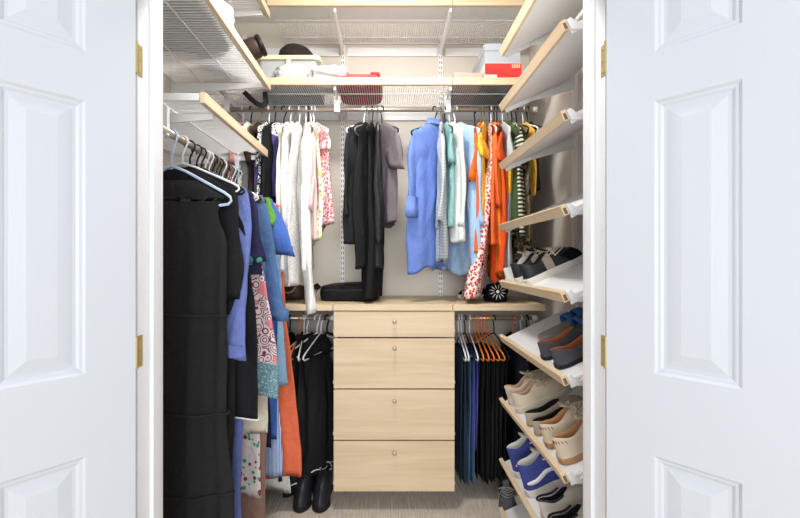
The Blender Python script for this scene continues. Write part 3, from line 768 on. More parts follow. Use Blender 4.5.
# ------------------------------------------------------------------ shoe shelves on the right
XS = 0.546
AL = radians(25)
SD0, SD1 = 1.222, 1.89
sh_h = (0.957, 0.697, 0.421, 0.132, -0.133, -0.389, -0.687, -0.973, -1.205)
names = ['topmost empty sloping shoe shelf', 'second empty sloping shoe shelf from the top', 'third empty sloping shoe shelf from the top', 'fourth empty sloping shoe shelf, above the black sneakers',
         'sloping shoe shelf carrying the black and white sneakers', 'sloping shoe shelf carrying the dark loafers', 'sloping shoe shelf carrying the beige and cream shoes',
         'sloping shoe shelf carrying the blue high-top sneakers', 'lowest sloping shoe shelf, empty, just above the floor']
SH = []
for i, h in enumerate(sh_h):
    t = thing('shoe_shelf', names[i], 'shoe shelf', (XS, 0, CAMZ+h), (0, -AL, 0), 'sloping shoe shelves')
    # local x = up the slope, y = depth, z = normal
    obj('front_lip', bbox(0, 0.018, SD0, SD1, 0.0, 0.034, 0.0015), BIRCHY, t)
    lipend = BM(); box(lipend, 0.004, 0.013, SD0-0.0012, SD0, 0.004, 0.024); obj('trim_slot', lipend, plain('dark_wood_end', rgb(120, 96, 66), 0.7), t)
    obj('board', bbox(0.018, 0.365, SD0+0.006, SD1-0.004, 0.004, 0.012, 0.001), SHELFW, t)
    for d in (SD0+0.002, SD1-0.006):
        obj('side_rail', box(BM(), 0.018, 0.362, d, d+0.004, -0.014, 0.010), WHITE, t)
    e = BM()
    P = [(0.018, 0.028), (0.03, 0.030), (0.05, -0.002), (0.075, 0.008), (0.09, -0.006), (0.05, -0.018), (0.018, -0.004)]
    loft(e, [[(x, y, z) for x, z in P] for y in (SD0-0.006, SD0+0.0)], True, True, True)
    obj('end_hook', e, WHITEP, t)
    SH.append(t)
for d in (1.22, 1.88):
    t = thing('wall_standard', f'white slotted upright on the right wall, {"nearer the door" if d < 1.5 else "at the far end of the shoe shelves"}', 'shelf upright', (XR, d, 0.02))
    obj('channel', box(BM(), -0.014, 0, -0.018, 0.018, 0, 2.6), WHITE, t)
    for h in sh_h:
        bb = BM(); zz = CAMZ + h - 0.02
        loft(bb, [[(x, y, zz+z) for x, z in ((-0.014, 0.15), (-0.22, 0.055), (-0.22, 0.045), (-0.014, 0.10))] for y in (-0.004, 0.004)], True, True, True)
        obj('bracket', bb, WHITE, t)

# ------------------------------------------------------------------ shoes
def shoe_funcs(L, W, side, sole_t, hc, hd, ht, o0=0.045, o1=0.5, ow=0.62, point=0.0):
    NPH = 40
    def halfw(u):
        k = [(0, 0.0), (0.02, 0.42), (0.06, 0.62), (0.15, 0.74), (0.28, 0.72), (0.42, 0.68), (0.58, 0.84), (0.72, 0.98), (0.82, 0.92 - 0.15*point), (0.91, 0.72 - 0.22*point), (0.97, 0.44 - 0.18*point), (1.0, 0.0)]
        for (a, p), (b_, q) in zip(k, k[1:]):
            if u <= b_: return lerp(p, q, (u-a)/(b_-a))*W/2
        return 0
    def outline(ph):                       # ph 0 = toe tip, pi = heel
        u = 0.5 + 0.5*cos(ph); s = 1 if sin(ph) >= 0 else -1
        y = s*halfw(u)
        y += side*0.05*W*sin(pi*u)*(u > 0.4)*(u-0.4)
        return Vector((u*L, y, 0))
    def collar(ph):
        c = (o0+o1)/2; hl = (o1-o0)/2
        u = c + hl*cos(ph)
        y = halfw(max(0.05, min(u, 0.9)))*ow*sin(ph)
        q = (1+cos(ph))/2                  # 0 heel 1 front
        z = lerp(hc, hd, sm(q*2.2)) if q < 0.45 else lerp(hd, ht, sm((q-0.45)/0.55))
        return Vector((u*L, y, z))
    def surf(ph, t):
        A = outline(ph); B = collar(ph)
        f = (1+cos(ph))/2
        e = lerp(0.75, 1.5, f)
        hz = t**1.0 if f < 0.3 else 1-(1-t)**lerp(1.1, 1.9, sm((f-0.3)/0.7))
        xy = A.lerp(B, t**e)
        return Vector((xy.x, xy.y, sole_t + (B.z-sole_t)*hz))
    return outline, collar, surf, NPH

def shoe(label, mats, loc, rot, L=0.262, W=0.094, side=1, sole_t=0.024, hc=0.070, hd=0.056, ht=0.086, o0=0.04, o1=0.5, ow=0.66,
         laces=None, tongue=None, stripe=None, heel_tab=None, patch=None, strap=None, point=0.0, kind='sneaker', group=None, cat='shoe', pins=None, toe_cap=None):
    outline, collar, surf, N = shoe_funcs(L, W, side, sole_t, hc, hd, ht, o0, o1, ow, point)
    t = thing(kind, label, cat, loc, rot, group)
    PH = [2*pi*i/N for i in range(N)]
    b = BM()
    loft(b, [[outline(p)*0.98 + Vector((0.01*L, 0, 0.0)) for p in PH], [outline(p)*1.02 + Vector((-0.01*L, 0, 0.003)) for p in PH],
             [outline(p)*1.02 + Vector((-0.01*L, 0, sole_t*0.9)) for p in PH], [outline(p) + Vector((0, 0, sole_t+0.001)) for p in PH]], True, True, True)
    obj('sole', b, mats['sole'], t, smooth=False)
    b = BM(); T = [0, 0.1, 0.22, 0.36, 0.5, 0.65, 0.8, 0.92, 1.0]
    rings = [[surf(p, q) for p in PH] for q in T]
    c0 = Vector(((o0+o1)/2*L, 0, 0))
    top = rings[-1]
    rings.append([Vector((c0.x+(p.x-c0.x)*0.95, p.y*0.92, p.z+0.002)) for p in top])
    loft(b, rings)
    obj('upper', b, mats['upper'], t, smooth=True)
    b = BM()
    top = [Vector((c0.x+(p.x-c0.x)*0.95, p.y*0.92, p.z+0.0015)) for p in top]
    loft(b, [top, [Vector((c0.x+(p.x-c0.x)*0.9, p.y*0.84, p.z-0.006)) for p in top],
             [Vector((c0.x+(p.x-c0.x)*0.92, p.y*0.88, lerp(sole_t, p.z, 0.45))) for p in top],
             [Vector((c0.x+(p.x-c0.x)*0.88, p.y*0.84, sole_t+0.004)) for p in top]], True, False, True)
    obj('lining', b, mats['lining'], t, smooth=True)
    if tongue:
        b = BM(); R = []
        for i in range(7):
            u = lerp(o1+0.08, o1-0.10, i/6)*L; z = lerp(ht*0.93, ht+0.028, i/6); w = lerp(0.014, 0.024, i/6)
            R.append([(u, -w, z-0.004), (u, -w*0.4, z+0.003), (u, w*0.4, z+0.003), (u, w, z-0.004), (u-0.004, w*0.4, z-0.003), (u-0.004, -w*0.4, z-0.003)])
        loft(b, R, True, True, True); obj('tongue', b, tongue, t, smooth=True)
    if laces:
        b = BM()
        for j in range(5):
            q = 0.98 - 0.10*j
            pts = []
            for s in range(-5, 6):
                p = surf(s*0.115*(1+0.25*j), q) + Vector((0, 0, 0.004)); p.x += 0.004*(1 if j % 2 else -1)*s/5
                pts.append(p)
            tube(b, pts, 0.0026, 6)
        for s in (1, -1):
            p = surf(0, 0.97) + Vector((0, 0, 0.006)); pts = [p + Vector((-0.004 + 0.012*sin(a), s*(0.008+0.016*(1-cos(a))), 0.010*sin(a)-0.006*(1-cos(a)))) for a in [i*pi*1.8/10 for i in range(11)]]
            tube(b, pts, 0.0022, 6)
            pts = [p + Vector((0.012*q, s*0.034*q, 0.004*sin(pi*q)-0.030*q*q)) for q in [i/6 for i in range(7)]]
            tube(b, pts, 0.0022, 6)
        obj('laces', b, laces, t, smooth=True)
    def at_x(u, q, s_):
        lo, hi = 0.02, pi-0.02
        for _ in range(30):
            mid = (lo+hi)/2
            if surf(mid, q).x > u*L: lo = mid
            else: hi = mid
        return s_*(lo+hi)/2
    if stripe:
        mat, path, w = stripe
        for s in (1, -1):
            b = BM(); R = []
            for uu, q, ww in path:
                ph = abs(at_x(uu, q, 1)); P0 = surf(s*ph, q-ww*w); P1 = surf(s*ph, q+ww*w); P2 = surf(s*(ph+0.05), q)
                n = (P1-P0).cross(P2-P0); n = n.normalized() if n.length else Vector((0, 1, 0))
                if n.y*s < 0: n = -n
                Pm = surf(s*ph, q)
                R.append([P0+n*0.0008, P0+n*0.0024, Pm+n*0.0026, P1+n*0.0024, P1+n*0.0008])
            loft(b, R, False); obj('side_stripe', b, mat, t, smooth=True)
    def patchmesh(a0, a1, q0, q1, off=0.0018, na=12, nq=6, b=None):
        b = b or BM(); c = Vector((0.42*L, 0, 0.03)); R = []
        for i in range(na+1):
            r = []
            for j in range(nq+1):
                p = surf(lerp(a0, a1, i/na), lerp(q0, q1, j/nq)); d = (p-c); d.x *= 0.3; d.normalize(); r.append(p + d*off)
            R.append(r)
        loft(b, R, False); return b
    if heel_tab: obj('heel_tab', patchmesh(pi-heel_tab[1], pi+heel_tab[1], heel_tab[2], heel_tab[3]), heel_tab[0], t, smooth=True)
    if toe_cap: obj('toe_cap', patchmesh(-1.1, 1.1, 0.0, 0.42), toe_cap, t, smooth=True)
    if patch:
        for s in (1, -1):
            b = BM(); rr = []
            for i in range(7):
                r = []
                for j in range(11):
                    q = lerp(patch[3], patch[4], j/10); p = surf(at_x(lerp(patch[1], patch[2], i/6), q, s), q)
                    r.append(p + Vector((0, s*0.0016, 0.0012*q)))
                rr.append(r)
            loft(b, rr, False); obj('side_panel', b, patch[0], t, smooth=True)
    if strap:
        b = BM()
        pts = [surf(a, 0.9) + Vector((0, 0, 0.012)) for a in [pi-1.9+3.8*i/20 for i in range(21)]]
        tube(b, pts, 0.004, 8); obj('strap', b, strap, t, smooth=True)
    if pins:
        b = BM()
        for i in range(11):
            a = pi + (i-5)*0.2
            p, q = surf(a, 0.72), surf(a, 0.86); d = Vector((-1, 0, 0))
            tube(b, [p + d*0.001, q + d*0.001], 0.0013, 5)
        obj('perforations', b, pins, t)
    return t

def on_shelf(i, d, up=0.024, yaw=0.0):
    """base point of a shoe on shoe shelf i at depth d, heel by the lip"""
    b = Vector((XS, 0, CAMZ + sh_h[i]))
    e = Vector((cos(AL), 0, sin(AL))); n = Vector((-sin(AL), 0, cos(AL)))
    return b + e*up + n*0.0122 + Vector((0, d, 0))
SR = (0, -AL, 0)
def P(n, c, **k): return plain(n, c, **k)
black_c = fabric('black_canvas', rgb(28, 28, 32)); black_l = P('black_leather', rgb(34, 35, 40), rough=0.4)
white_r = P('white_rubber', rgb(232, 228, 216), rough=0.6); grey_s = P('taupe_suede', rgb(172, 160, 146), rough=0.9, bump=0.3)
# black & white sneakers
m = dict(sole=white_r, upper=black_l, lining=P('dark_lining', rgb(30, 28, 28), rough=0.9))
lace_c = P('cream_lace', rgb(220, 212, 190), rough=0.8)
for i, d in enumerate((1.75, 1.63)):
    shoe(f'black leather sneaker with white sole and grey band, {["farther", "nearer"][i]} of the pair', m, on_shelf(4, d, 0.033), SR, side=[1, -1][i], hc=0.088, hd=0.066, ht=0.092, sole_t=0.026, laces=lace_c, tongue=black_c, patch=(grey_s, 0.36, 0.49, 0.03, 0.96), group='black sneakers', toe_cap=black_c)
m = dict(sole=white_r, upper=P('pale_grey_leather', rgb(206, 204, 200), rough=0.5), lining=P('pale_lining', rgb(216, 208, 200), rough=0.9))
shoe('pale grey sneaker at the far end behind the black sneakers', m, on_shelf(4, 1.845, 0.022), SR, side=1, W=0.08, laces=WHITEP, tongue=P('pale_grey_leather', rgb(206, 204, 200)))
# blue sandals
blue_s = P('blue_strap', rgb(52, 106, 170), rough=0.6); grey_f = P('grey_footbed', rgb(150, 142, 134), rough=0.9)
def sandal(label, d, side):
    t = thing('sandal', label, 'sandal', on_shelf(5, d, 0.10), SR, 'blue sandals')
    outline, collar, surf, N = shoe_funcs(0.25, 0.092, side, 0.02, 0.05, 0.05, 0.07)
    PH = [2*pi*i/N for i in range(N)]
    b = BM(); loft(b, [[outline(p) + Vector((0, 0, z)) for p in PH] for z in (0, 0.018, 0.022)], True, True, True); obj('footbed', b, grey_f, t)
    for u0, u1 in ((0.5, 0.62), (0.68, 0.82)):
        b = BM(); R = []
        for j in range(13):
            a = pi*j/12; r = []
            for u, o in ((u0, 0.0), (u0, 0.004), (u1, 0.004), (u1, 0.0)):
                r.append((u*0.25, (0.047+o)*cos(a)*0.98, 0.012+(0.046+o)*sin(a)))
            R.append(r)
        loft(b, R, True, True, True); obj('strap', b, blue_s, t, smooth=True)
sandal('blue strap sandal, farther of the pair on the loafer shelf', 1.635, 1)
sandal('blue strap sandal, nearer of the pair on the loafer shelf', 1.54, -1)
# dark loafers
m = dict(sole=P('dark_sole', rgb(40, 38, 38), rough=0.8), upper=P('charcoal_suede', rgb(74, 74, 78), rough=0.85, bump=0.3), lining=P('rust_lining', rgb(164, 92, 50), rough=0.7))
for i, d in enumerate((1.45, 1.335)):
    shoe(f'dark grey loafer with rust lining, {["farther", "nearer"][i]} of the pair', m, on_shelf(5, d, 0.03), SR, L=0.27, W=0.098, side=[1, -1][i], sole_t=0.014, hc=0.064, hd=0.046, ht=0.062, o0=0.03, o1=0.58, ow=0.78, kind='loafer', point=0.5, group='dark loafers')
# beige sneakers
beige = P('beige_shimmer_leather', rgb(206, 190, 166), rough=0.45); mb = dict(sole=P('off_white_sole', rgb(224, 214, 196), rough=0.6), upper=beige, lining=P('blush_lining', rgb(204, 170, 144), rough=0.9))
for i, d in enumerate((1.83, 1.735)):
    shoe(f'beige lace-up sneaker, {["farther", "nearer"][i]} of the pair', mb, on_shelf(6, d, 0.03), SR, side=[1, -1][i], hc=0.085, hd=0.06, ht=0.088, laces=P('beige_lace', rgb(196, 182, 156)), tongue=beige, heel_tab=(P('silver_heel', rgb(190, 186, 178), rough=0.4), 0.5, 0.4, 1.0), group='beige sneakers')
# silver flats with dark inside
ms = dict(sole=P('tan_sole', rgb(176, 140, 100), rough=0.7), upper=P('silver_leather', rgb(176, 164, 148), rough=0.35), lining=P('black_lining', rgb(30, 27, 26), rough=0.9))
for i, d in enumerate((1.595, 1.515)):
    shoe(f'silver flat shoe with dark inside, {["farther", "nearer"][i]} of the pair', ms, on_shelf(6, d, 0.028), SR, L=0.245, W=0.082, side=[1, -1][i], sole_t=0.010, hc=0.05, hd=0.036, ht=0.044, o0=0.03, o1=0.66, ow=0.84, kind='flat_shoe', group='silver flats')
# cream perforated sneakers
mc = dict(sole=P('copper_sole', rgb(182, 140, 96), rough=0.6), upper=P('cream_leather', rgb(214, 196, 172), rough=0.5), lining=P('tan_suede_lining', rgb(190, 142, 98), rough=0.9))
for i, d in enumerate((1.415, 1.307)):
    shoe(f'cream leather sneaker with perforated heel, {["farther", "nearer"][i]} of the pair', mc, on_shelf(6, d, 0.03), SR, W=0.10, side=[1, -1][i], sole_t=0.02, hc=0.082, hd=0.07, ht=0.092, laces=P('cream_lace', rgb(220, 212, 190)), tongue=mc['upper'], pins=P('dark_hole', rgb(90, 72, 56), rough=0.9), group='cream sneakers')
# blue high tops
hb = fabric('blue_canvas', rgb(70, 80, 146)); mh = dict(sole=P('white_foxing', rgb(226, 222, 214), rough=0.6), upper=hb, lining=P('grey_white_lining', rgb(214, 212, 206), rough=0.9))
path = [(0.07, 0.27, 0.5), (0.12, 0.27, 1.0), (0.20, 0.29, 1.05), (0.28, 0.35, 1.0), (0.35, 0.43, 1.0), (0.41, 0.46, 1.0), (0.47, 0.43, 0.95), (0.55, 0.37, 0.85), (0.64, 0.32, 0.7), (0.72, 0.30, 0.4)]
for i, d in enumerate((1.75, 1.61)):
    shoe(f'blue high-top sneaker with white side stripe, {["farther", "nearer"][i]} of the pair', mh, on_shelf(7, d, 0.03), SR, L=0.275, W=0.1, side=[1, -1][i], sole_t=0.03, hc=0.128, hd=0.122, ht=0.135, o0=0.05, o1=0.44, ow=0.85, laces=WHITEP, tongue=mh['lining'], stripe=(WHITEP, path, 0.075), group='blue high-tops', kind='high_top_sneaker')
# strap shoes on the lowest shelf
mk = dict(sole=P('grey_sole', rgb(176, 170, 160), rough=0.7), upper=P('pale_stone_leather', rgb(206, 198, 186), rough=0.6), lining=P('black_lining', rgb(30, 27, 26)))
for i, d in enumerate((1.455, 1.35)):
    shoe(f'pale shoe with black straps beside the blue high-tops, {["farther", "nearer"][i]} of the pair', mk, on_shelf(7, d, 0.035), SR, side=[1, -1][i], sole_t=0.02, hc=0.07, hd=0.05, ht=0.07, strap=black_l, group='pale strap shoes', kind='strap_shoe')
# sneakers on the floor
mg = dict(sole=white_r, upper=fabric('grey_mesh', rgb(92, 92, 96)), lining=P('black_lining', rgb(30, 27, 26)))
shoe('grey running shoe on the floor at the foot of the shoe shelves', mg, (0.645, 2.19, 0.0), (0, 0, radians(-101)), sole_t=0.03, laces=P('grey_lace', rgb(150, 150, 152)), tongue=mg['upper'], kind='running_shoe')
shoe('dark running shoe on the floor behind the shoe shelves', dict(mg, upper=black_c), (0.755, 2.19, 0.0), (0, 0, radians(-96)), sole_t=0.03, laces=P('grey_lace', rgb(150, 150, 152)), tongue=black_c, kind='running_shoe')
# black boots on the floor left of the drawers
mbk = dict(sole=P('black_rubber', rgb(24, 24, 24), rough=0.7), upper=black_l, lining=P('black_lining', rgb(30, 27, 26)))
for i, x in enumerate((-0.425, -0.325)):
    shoe(f'black high shoe with silver buckle on the floor left of the drawers, {["left", "right"][i]} one', mbk, (x, 2.25, 0.0), (0, 0, radians(-92)), L=0.26, W=0.095, side=[1, -1][i], sole_t=0.03, hc=0.13, hd=0.12, ht=0.135, o0=0.05, o1=0.45, ow=0.85, strap=P('silver_buckle', rgb(190, 190, 194), rough=0.3), group='black high shoes', kind='high_shoe')
# shoes on the counter
ZT = ZK + 0.001
shoe('black slip-on shoe with white sole on the counter behind the red scarf', dict(sole=white_r, upper=black_c, lining=mbk['lining']), (0.66, 2.36, ZT), (0, 0, radians(192)), L=0.25, sole_t=0.022, hc=0.06, hd=0.048, ht=0.062, o1=0.52, kind='slip_on_shoe')
for i, (x, dd) in enumerate(((0.565, 2.385), (0.65, 2.345))):
    pass
ts = shoe('black slipper with white starburst embroidery at the right of the counter', dict(sole=mbk['sole'], upper=fabric('black_velvet', rgb(20, 19, 21)), lining=mbk['lining']), (0.605, 2.335, ZT), (0, 0, radians(-95)), L=0.23, W=0.12, sole_t=0.008, hc=0.08, hd=0.075, ht=0.085, o1=0.5, kind='slipper', group='starburst slippers')
def starburst(t, c, nrm, R):
    b = BM(); n = Vector(nrm).normalized(); u = n.orthogonal().normalized(); v = n.cross(u)
    for k in range(12):
        a = 2*pi*k/12; d = u*cos(a) + v*sin(a); e = u*-sin(a) + v*cos(a)
        p0, p1 = Vector(c) + d*R*0.4, Vector(c) + d*R
        tube(b, [p0, (p0+p1)/2 + n*0.001, p1 - n*0.002], [0.001, 0.0024, 0.001], 6)
    tube(b, [Vector(c) - n*0.002, Vector(c) + n*0.003], R*0.2, 10)
    obj('starburst', b, P('white_thread', rgb(220, 218, 216), rough=0.8), t)
b = BM()
Pn = Vector((0.236, 0, 0.052))
prof = [(0.002, 0.012), (0.03, 0.011), (0.05, 0.006), (0.056, 0.0), (0.05, -0.006), (0.002, -0.008)]
nn = Vector((0.93, 0, 0.36)); uu = Vector((0, 1, 0)); vv = nn.cross(uu)
loft(b, [[Pn + nn*h + (uu*cos(2*pi*k/20) + vv*sin(2*pi*k/20))*r*(1+0.10*sin(6*2*pi*k/20)) for k in range(20)] for r, h in prof], True, True, True)
obj('rosette', b, fabric('black_velvet', rgb(20, 19, 21)), ts, smooth=True)
starburst(ts, Pn + nn*0.0125, nn, 0.042)

# ------------------------------------------------------------------ things on the counter
def cloth_slab(name, label, cat, mat, loc, sx, sy, h, n=26, seed=1, parts=None, rotz=0, rough=0.004):
    rnd = random.Random(seed); t = thing(name, label, cat, loc, (0, 0, rotz))
    b = BM(); ph = [rnd.uniform(0, 6) for _ in range(6)]
    rings = []
    prof = [(0.90, 0.0), (0.98, 0.12), (1.0, 0.4), (0.99, 0.7), (0.94, 0.92), (0.8, 1.0), (0.5, 1.02), (0.2, 1.0), (0.02, 1.0)]
    N = 44
    for s, z in prof:
        r = []
        for i in range(N):
            a = 2*pi*i/N
            x = sx*s*(1 if cos(a) >= 0 else -1)*abs(cos(a))**0.4; y = sy*s*(1 if sin(a) >= 0 else -1)*abs(sin(a))**0.4
            zz = h*z + (rough*sin(18*x+ph[0]) + rough*sin(31*y+9*x+ph[1]))*(z > 0.3)
            r.append((x, y + rough*sin(25*x+ph[2])*(s > 0.3), max(zz, 0)))
        rings.append(r)
    loft(b, rings, True, True, True); obj('body', b, mat, t, smooth=True)
    return t
bag = cloth_slab('soft_bag', 'flat black soft bag lying on the counter below the black clothes', 'bag', fabric('black_bag_nylon', rgb(36, 35, 36), rough=0.5), (-0.20, 2.27, ZT), 0.165, 0.13, 0.085)
b = BM(); tube(b, [(-0.13+0.26*i/12, -0.137, 0.060+0.003*sin(i)) for i in range(13)], 0.003, 6); obj('zip', b, BLACKP, bag)
b = BM()
for k in range(7):
    a = radians(120+20*k); tube(b, [(-0.155, -0.11, 0.075), (-0.155+0.03*cos(a), -0.125, 0.078+0.02*sin(a)), (-0.150+0.05*cos(a), -0.135, 0.066+0.03*sin(a))], [0.006, 0.004, 0.001], 6)
obj('tassel', b, c_black, bag)
hbag = thing('handbag', 'dark brown handbag with tan handle behind the white blouses on the counter', 'handbag', (-0.545, 2.27, ZT))
b = BM(); loft(b, [[(s*0.085*(1 if cos(a) >= 0 else -1)*abs(cos(a))**0.5, s2*0.05*sin(a), z) for a in [2*pi*i/28 for i in range(28)]] for s, s2, z in ((0.95, 0.9, 0.0), (1.0, 1.0, 0.02), (0.98, 0.9, 0.08), (0.9, 0.55, 0.125), (0.86, 0.25, 0.14))], True, True, True)
obj('body', b, P('dark_brown_leather', rgb(64, 46, 36), rough=0.5), hbag, smooth=True)
b = BM(); tube(b, [(0.05*cos(a), -0.052, 0.11-0.07*sin(a)) for a in [pi*i/14 for i in range(15)]], 0.006, 8); obj('handle', b, P('tan_leather', rgb(190, 150, 112), rough=0.5), hbag, smooth=True)

# ------------------------------------------------------------------ things on the upper shelves
ZS = ZM + 0.0246        # deck of the middle shelf
# clear storage tray with cream rim
tr = thing('storage_tray', 'clear plastic storage box with cream rim on the back shelf', 'box', (-0.53, 2.305, ZS))
def rrect(hx, hy, r, z, n=6):
    pts = []
    for cx, cy, a0 in ((hx-r, hy-r, 0), (-hx+r, hy-r, 90), (-hx+r, -hy+r, 180), (hx-r, -hy+r, 270)):
        for k in range(n+1):
            a = radians(a0+90*k/n); pts.append((cx+r*cos(a), cy+r*sin(a), z))
    return pts
b = BM(); loft(b, [rrect(0.155, 0.15, 0.03, 0.0), rrect(0.162, 0.158, 0.03, 0.135), rrect(0.158, 0.154, 0.03, 0.135), rrect(0.151, 0.146, 0.03, 0.004)], True, True, True)
obj('bin', b, CLEAR, tr, smooth=False)
b = BM(); loft(b, [rrect(0.163, 0.159, 0.03, 0.128), rrect(0.178, 0.170, 0.03, 0.130), rrect(0.178, 0.170, 0.03, 0.150), rrect(0.164, 0.160, 0.03, 0.152), rrect(0.163, 0.159, 0.03, 0.128)])
obj('rim', b, CREAMP, tr)
obj('lid', box(BM(), -0.160, 0.160, -0.156, 0.156, 0.142, 0.148), CREAMP, tr)
b = bbox(0.0, 0.022, -0.178, -0.170, 0.085, 0.140, 0.003); obj('latch', b, CREAMP, tr)
# hat
ht_ = thing('bowler_hat', 'black felt hat with round crown on the cream rimmed box', 'hat', (-0.515, 2.30, ZS+0.149))
felt = P('black_brown_felt', rgb(44, 36, 34), rough=0.95, bump=0.2)
b = BM()
R = []
for s, z in ((0.001, 0.105), (0.035, 0.104), (0.065, 0.096), (0.085, 0.078), (0.092, 0.05), (0.094, 0.022), (0.096, 0.012)):
    z = z*1.25 if z > 0.03 else z
    R.append([(s*1.12*cos(a), s*0.95*sin(a), z - 0.10*max(0, s*cos(a))) if z > 0.03 else (s*1.12*cos(a), s*0.95*sin(a), z) for a in [2*pi*i/36 for i in range(36)]])
loft(b, R, True, True, False); obj('crown', b, felt, ht_, smooth=True)
b = BM(); R = []
for s, z in ((0.094, 0.012), (0.12, 0.004), (0.145, 0.005), (0.155, 0.010), (0.156, 0.013), (0.14, 0.009), (0.12, 0.008), (0.094, 0.016)):
    R.append([(s*1.05*cos(a)*(1 if cos(a) < 0 else 0.86), s*0.92*sin(a), max(0.0, z)) for a in [2*pi*i/36 for i in range(36)]])
loft(b, R); obj('brim', b, felt, ht_, smooth=True)
b = BM(); loft(b, [[(s*1.12*cos(a), s*0.95*sin(a), z) for a in [2*pi*i/36 for i in range(36)]] for s, z in ((0.0965, 0.013), (0.098, 0.016), (0.0965, 0.03), (0.095, 0.032))]); obj('hat_band', b, P('black_ribbon', rgb(22, 20, 20), rough=0.6), ht_, smooth=True)

# crumpled plastic bags
def crumple(name, label, cat, mat, loc, s, seed, inner=None, group=None, rotz=0.0):
    t = thing(name, label, cat, loc, (0, 0, rotz), group); rnd = random.Random(seed)
    b = BM(); bmesh.ops.create_icosphere(b, subdivisions=4, radius=1.0)
    ph = [rnd.uniform(0, 6) for _ in range(9)]
    for v in b.verts:
        p = v.co.copy(); k = 1 + 0.10*sin(5*p.x+ph[0])*sin(6*p.y+ph[1]) + 0.07*sin(11*p.z+4*p.x+ph[2]) + 0.05*sin(17*p.y+9*p.z+ph[3]) + 0.03*sin(26*p.x+21*p.z+ph[4])
        sx = (1 if p.x > 0 else -1)*abs(p.x)**0.8
        v.co = Vector((sx*s[0]*k, p.y*s[1]*k, max(-0.9, p.z)*s[2]*k))
    z0 = min(v.co.z for v in b.verts)
    for v in b.verts: v.co.z -= z0
    obj('bag', b, mat, t, smooth=True)
    if inner:
        b = BM(); bmesh.ops.create_icosphere(b, subdivisions=3, radius=1.0)
        for v in b.verts: v.co = Vector((v.co.x*s[0]*inner[1], v.co.y*s[1]*inner[1], v.co.z*s[2]*inner[1] - z0))
        obj('contents', b, inner[0], t, smooth=True)
    return t
film = NT('white_plastic_film', 0.25, 0.5); film.b.inputs['Base Color'].default_value = rgb(222, 224, 230)
film.b.inputs['Transmission Weight'].default_value = 0.35; film.b.inputs['IOR'].default_value = 1.12; film = film.m
filmw = P('white_padded_film', rgb(196, 196, 198), rough=0.3, bump=0.8, bscale=26)
crumple('plastic_bag', 'white padded plastic-wrapped pillow on the back shelf right of the hat', 'bag', filmw, (-0.305, 2.225, ZS), (0.115, 0.10, 0.062), 3)
crumple('plastic_bag', 'crinkled clear plastic bag in front of the cream rimmed box', 'bag', filmw, (-0.50, 2.128, ZS+0.0), (0.085, 0.012, 0.048), 5)
cloth_slab('folded_cloth', 'red folded cloth lying on the middle wire shelf', 'cloth', fabric('red_pink_cloth', rgb(206, 92, 88)), (-0.145, 2.29, ZS), 0.125, 0.165, 0.05, seed=4, rough=0.0015)
b = BM(); loft(b, [rrect(0.028*s, 0.03*s, 0.01*s, z) for s, z in ((1, 0), (1, 0.012), (0.85, 0.021), (0.3, 0.026))], True, True, True)
tag(obj('pouch', b, fabric('red_pouch_cloth', rgb(214, 62, 66)), loc=(-0.060, 2.19, ZS+0.052), smooth=True), 'small red pouch on top of the red folded cloth', 'pouch')
# boxes
cardb = P('kraft_card', rgb(196, 168, 156), rough=0.85)
redc = P('red_card', rgb(216, 62, 58), rough=0.6); pale = P('pinkish_white_card', rgb(232, 214, 208), rough=0.7); greyc = P('blue_grey_card', rgb(178, 184, 194), rough=0.6)
rb = thing('shoe_box', 'red shoe box with white label on the back shelf', 'box', (0.52, 2.115, ZS))
b = BM(); box(b, 0.004, 0.196, 0.004, 0.33, 0, 0.075); obj('box_body', b, pale, rb)
b = BM(); box(b, 0.0, 0.20, 0.0, 0.334, 0.012, 0.098); obj('lid', bevel(b, 0.001), pale, rb)
obj('front_panel', box(BM(), 0.003, 0.197, -0.0015, 0.0, 0.012, 0.095), redc, rb)
obj('base_card', box(BM(), 0.0, 0.2, 0.0, 0.334, -0.0, 0.0115), cardb, rb)
b = BM(); loft(b, [[(0.004, y, 0.086), (0.197, y, 0.014), (0.004, y, 0.014)] for y in (-0.0016, -0.0028)], True, True, True); obj('diagonal_flap', b, P('deep_red_card', rgb(204, 52, 50), rough=0.6), rb)
obj('label', box(BM(), 0.004, 0.065, -0.0042, -0.0028, 0.012, 0.034), WHITEP, rb)
lb = box(BM(), 0.145, 0.188, -0.0030, -0.0016, 0.072, 0.088); lo_ = obj('label', lb, CREAMP, rb)
b = BM()
for k in range(4): box(b, 0.149+0.009*k, 0.155+0.009*k, -0.0036, -0.003, 0.076, 0.084)
obj('label_print', b, P('print_red', rgb(190, 90, 70), rough=0.7), lo_)
gb = thing('storage_box', 'blue grey lidded box stacked on the red shoe box', 'box', (0.522, 2.118, ZS+0.099))
obj('box_body', box(BM(), 0.002, 0.19, 0.002, 0.33, 0, 0.075), greyc, gb)
obj('lid', bevel(box(BM(), 0.0, 0.193, -0.002, 0.334, 0.065, 0.102), 0.001), greyc, gb)
bx2 = thing('card_box', 'brown cardboard box on the back shelf beside the red shoe box', 'box', (0.358, 2.12, ZS))
obj('box_body', bevel(box(BM(), 0, 0.155, 0, 0.35, 0, 0.05), 0.001), cardb, bx2)
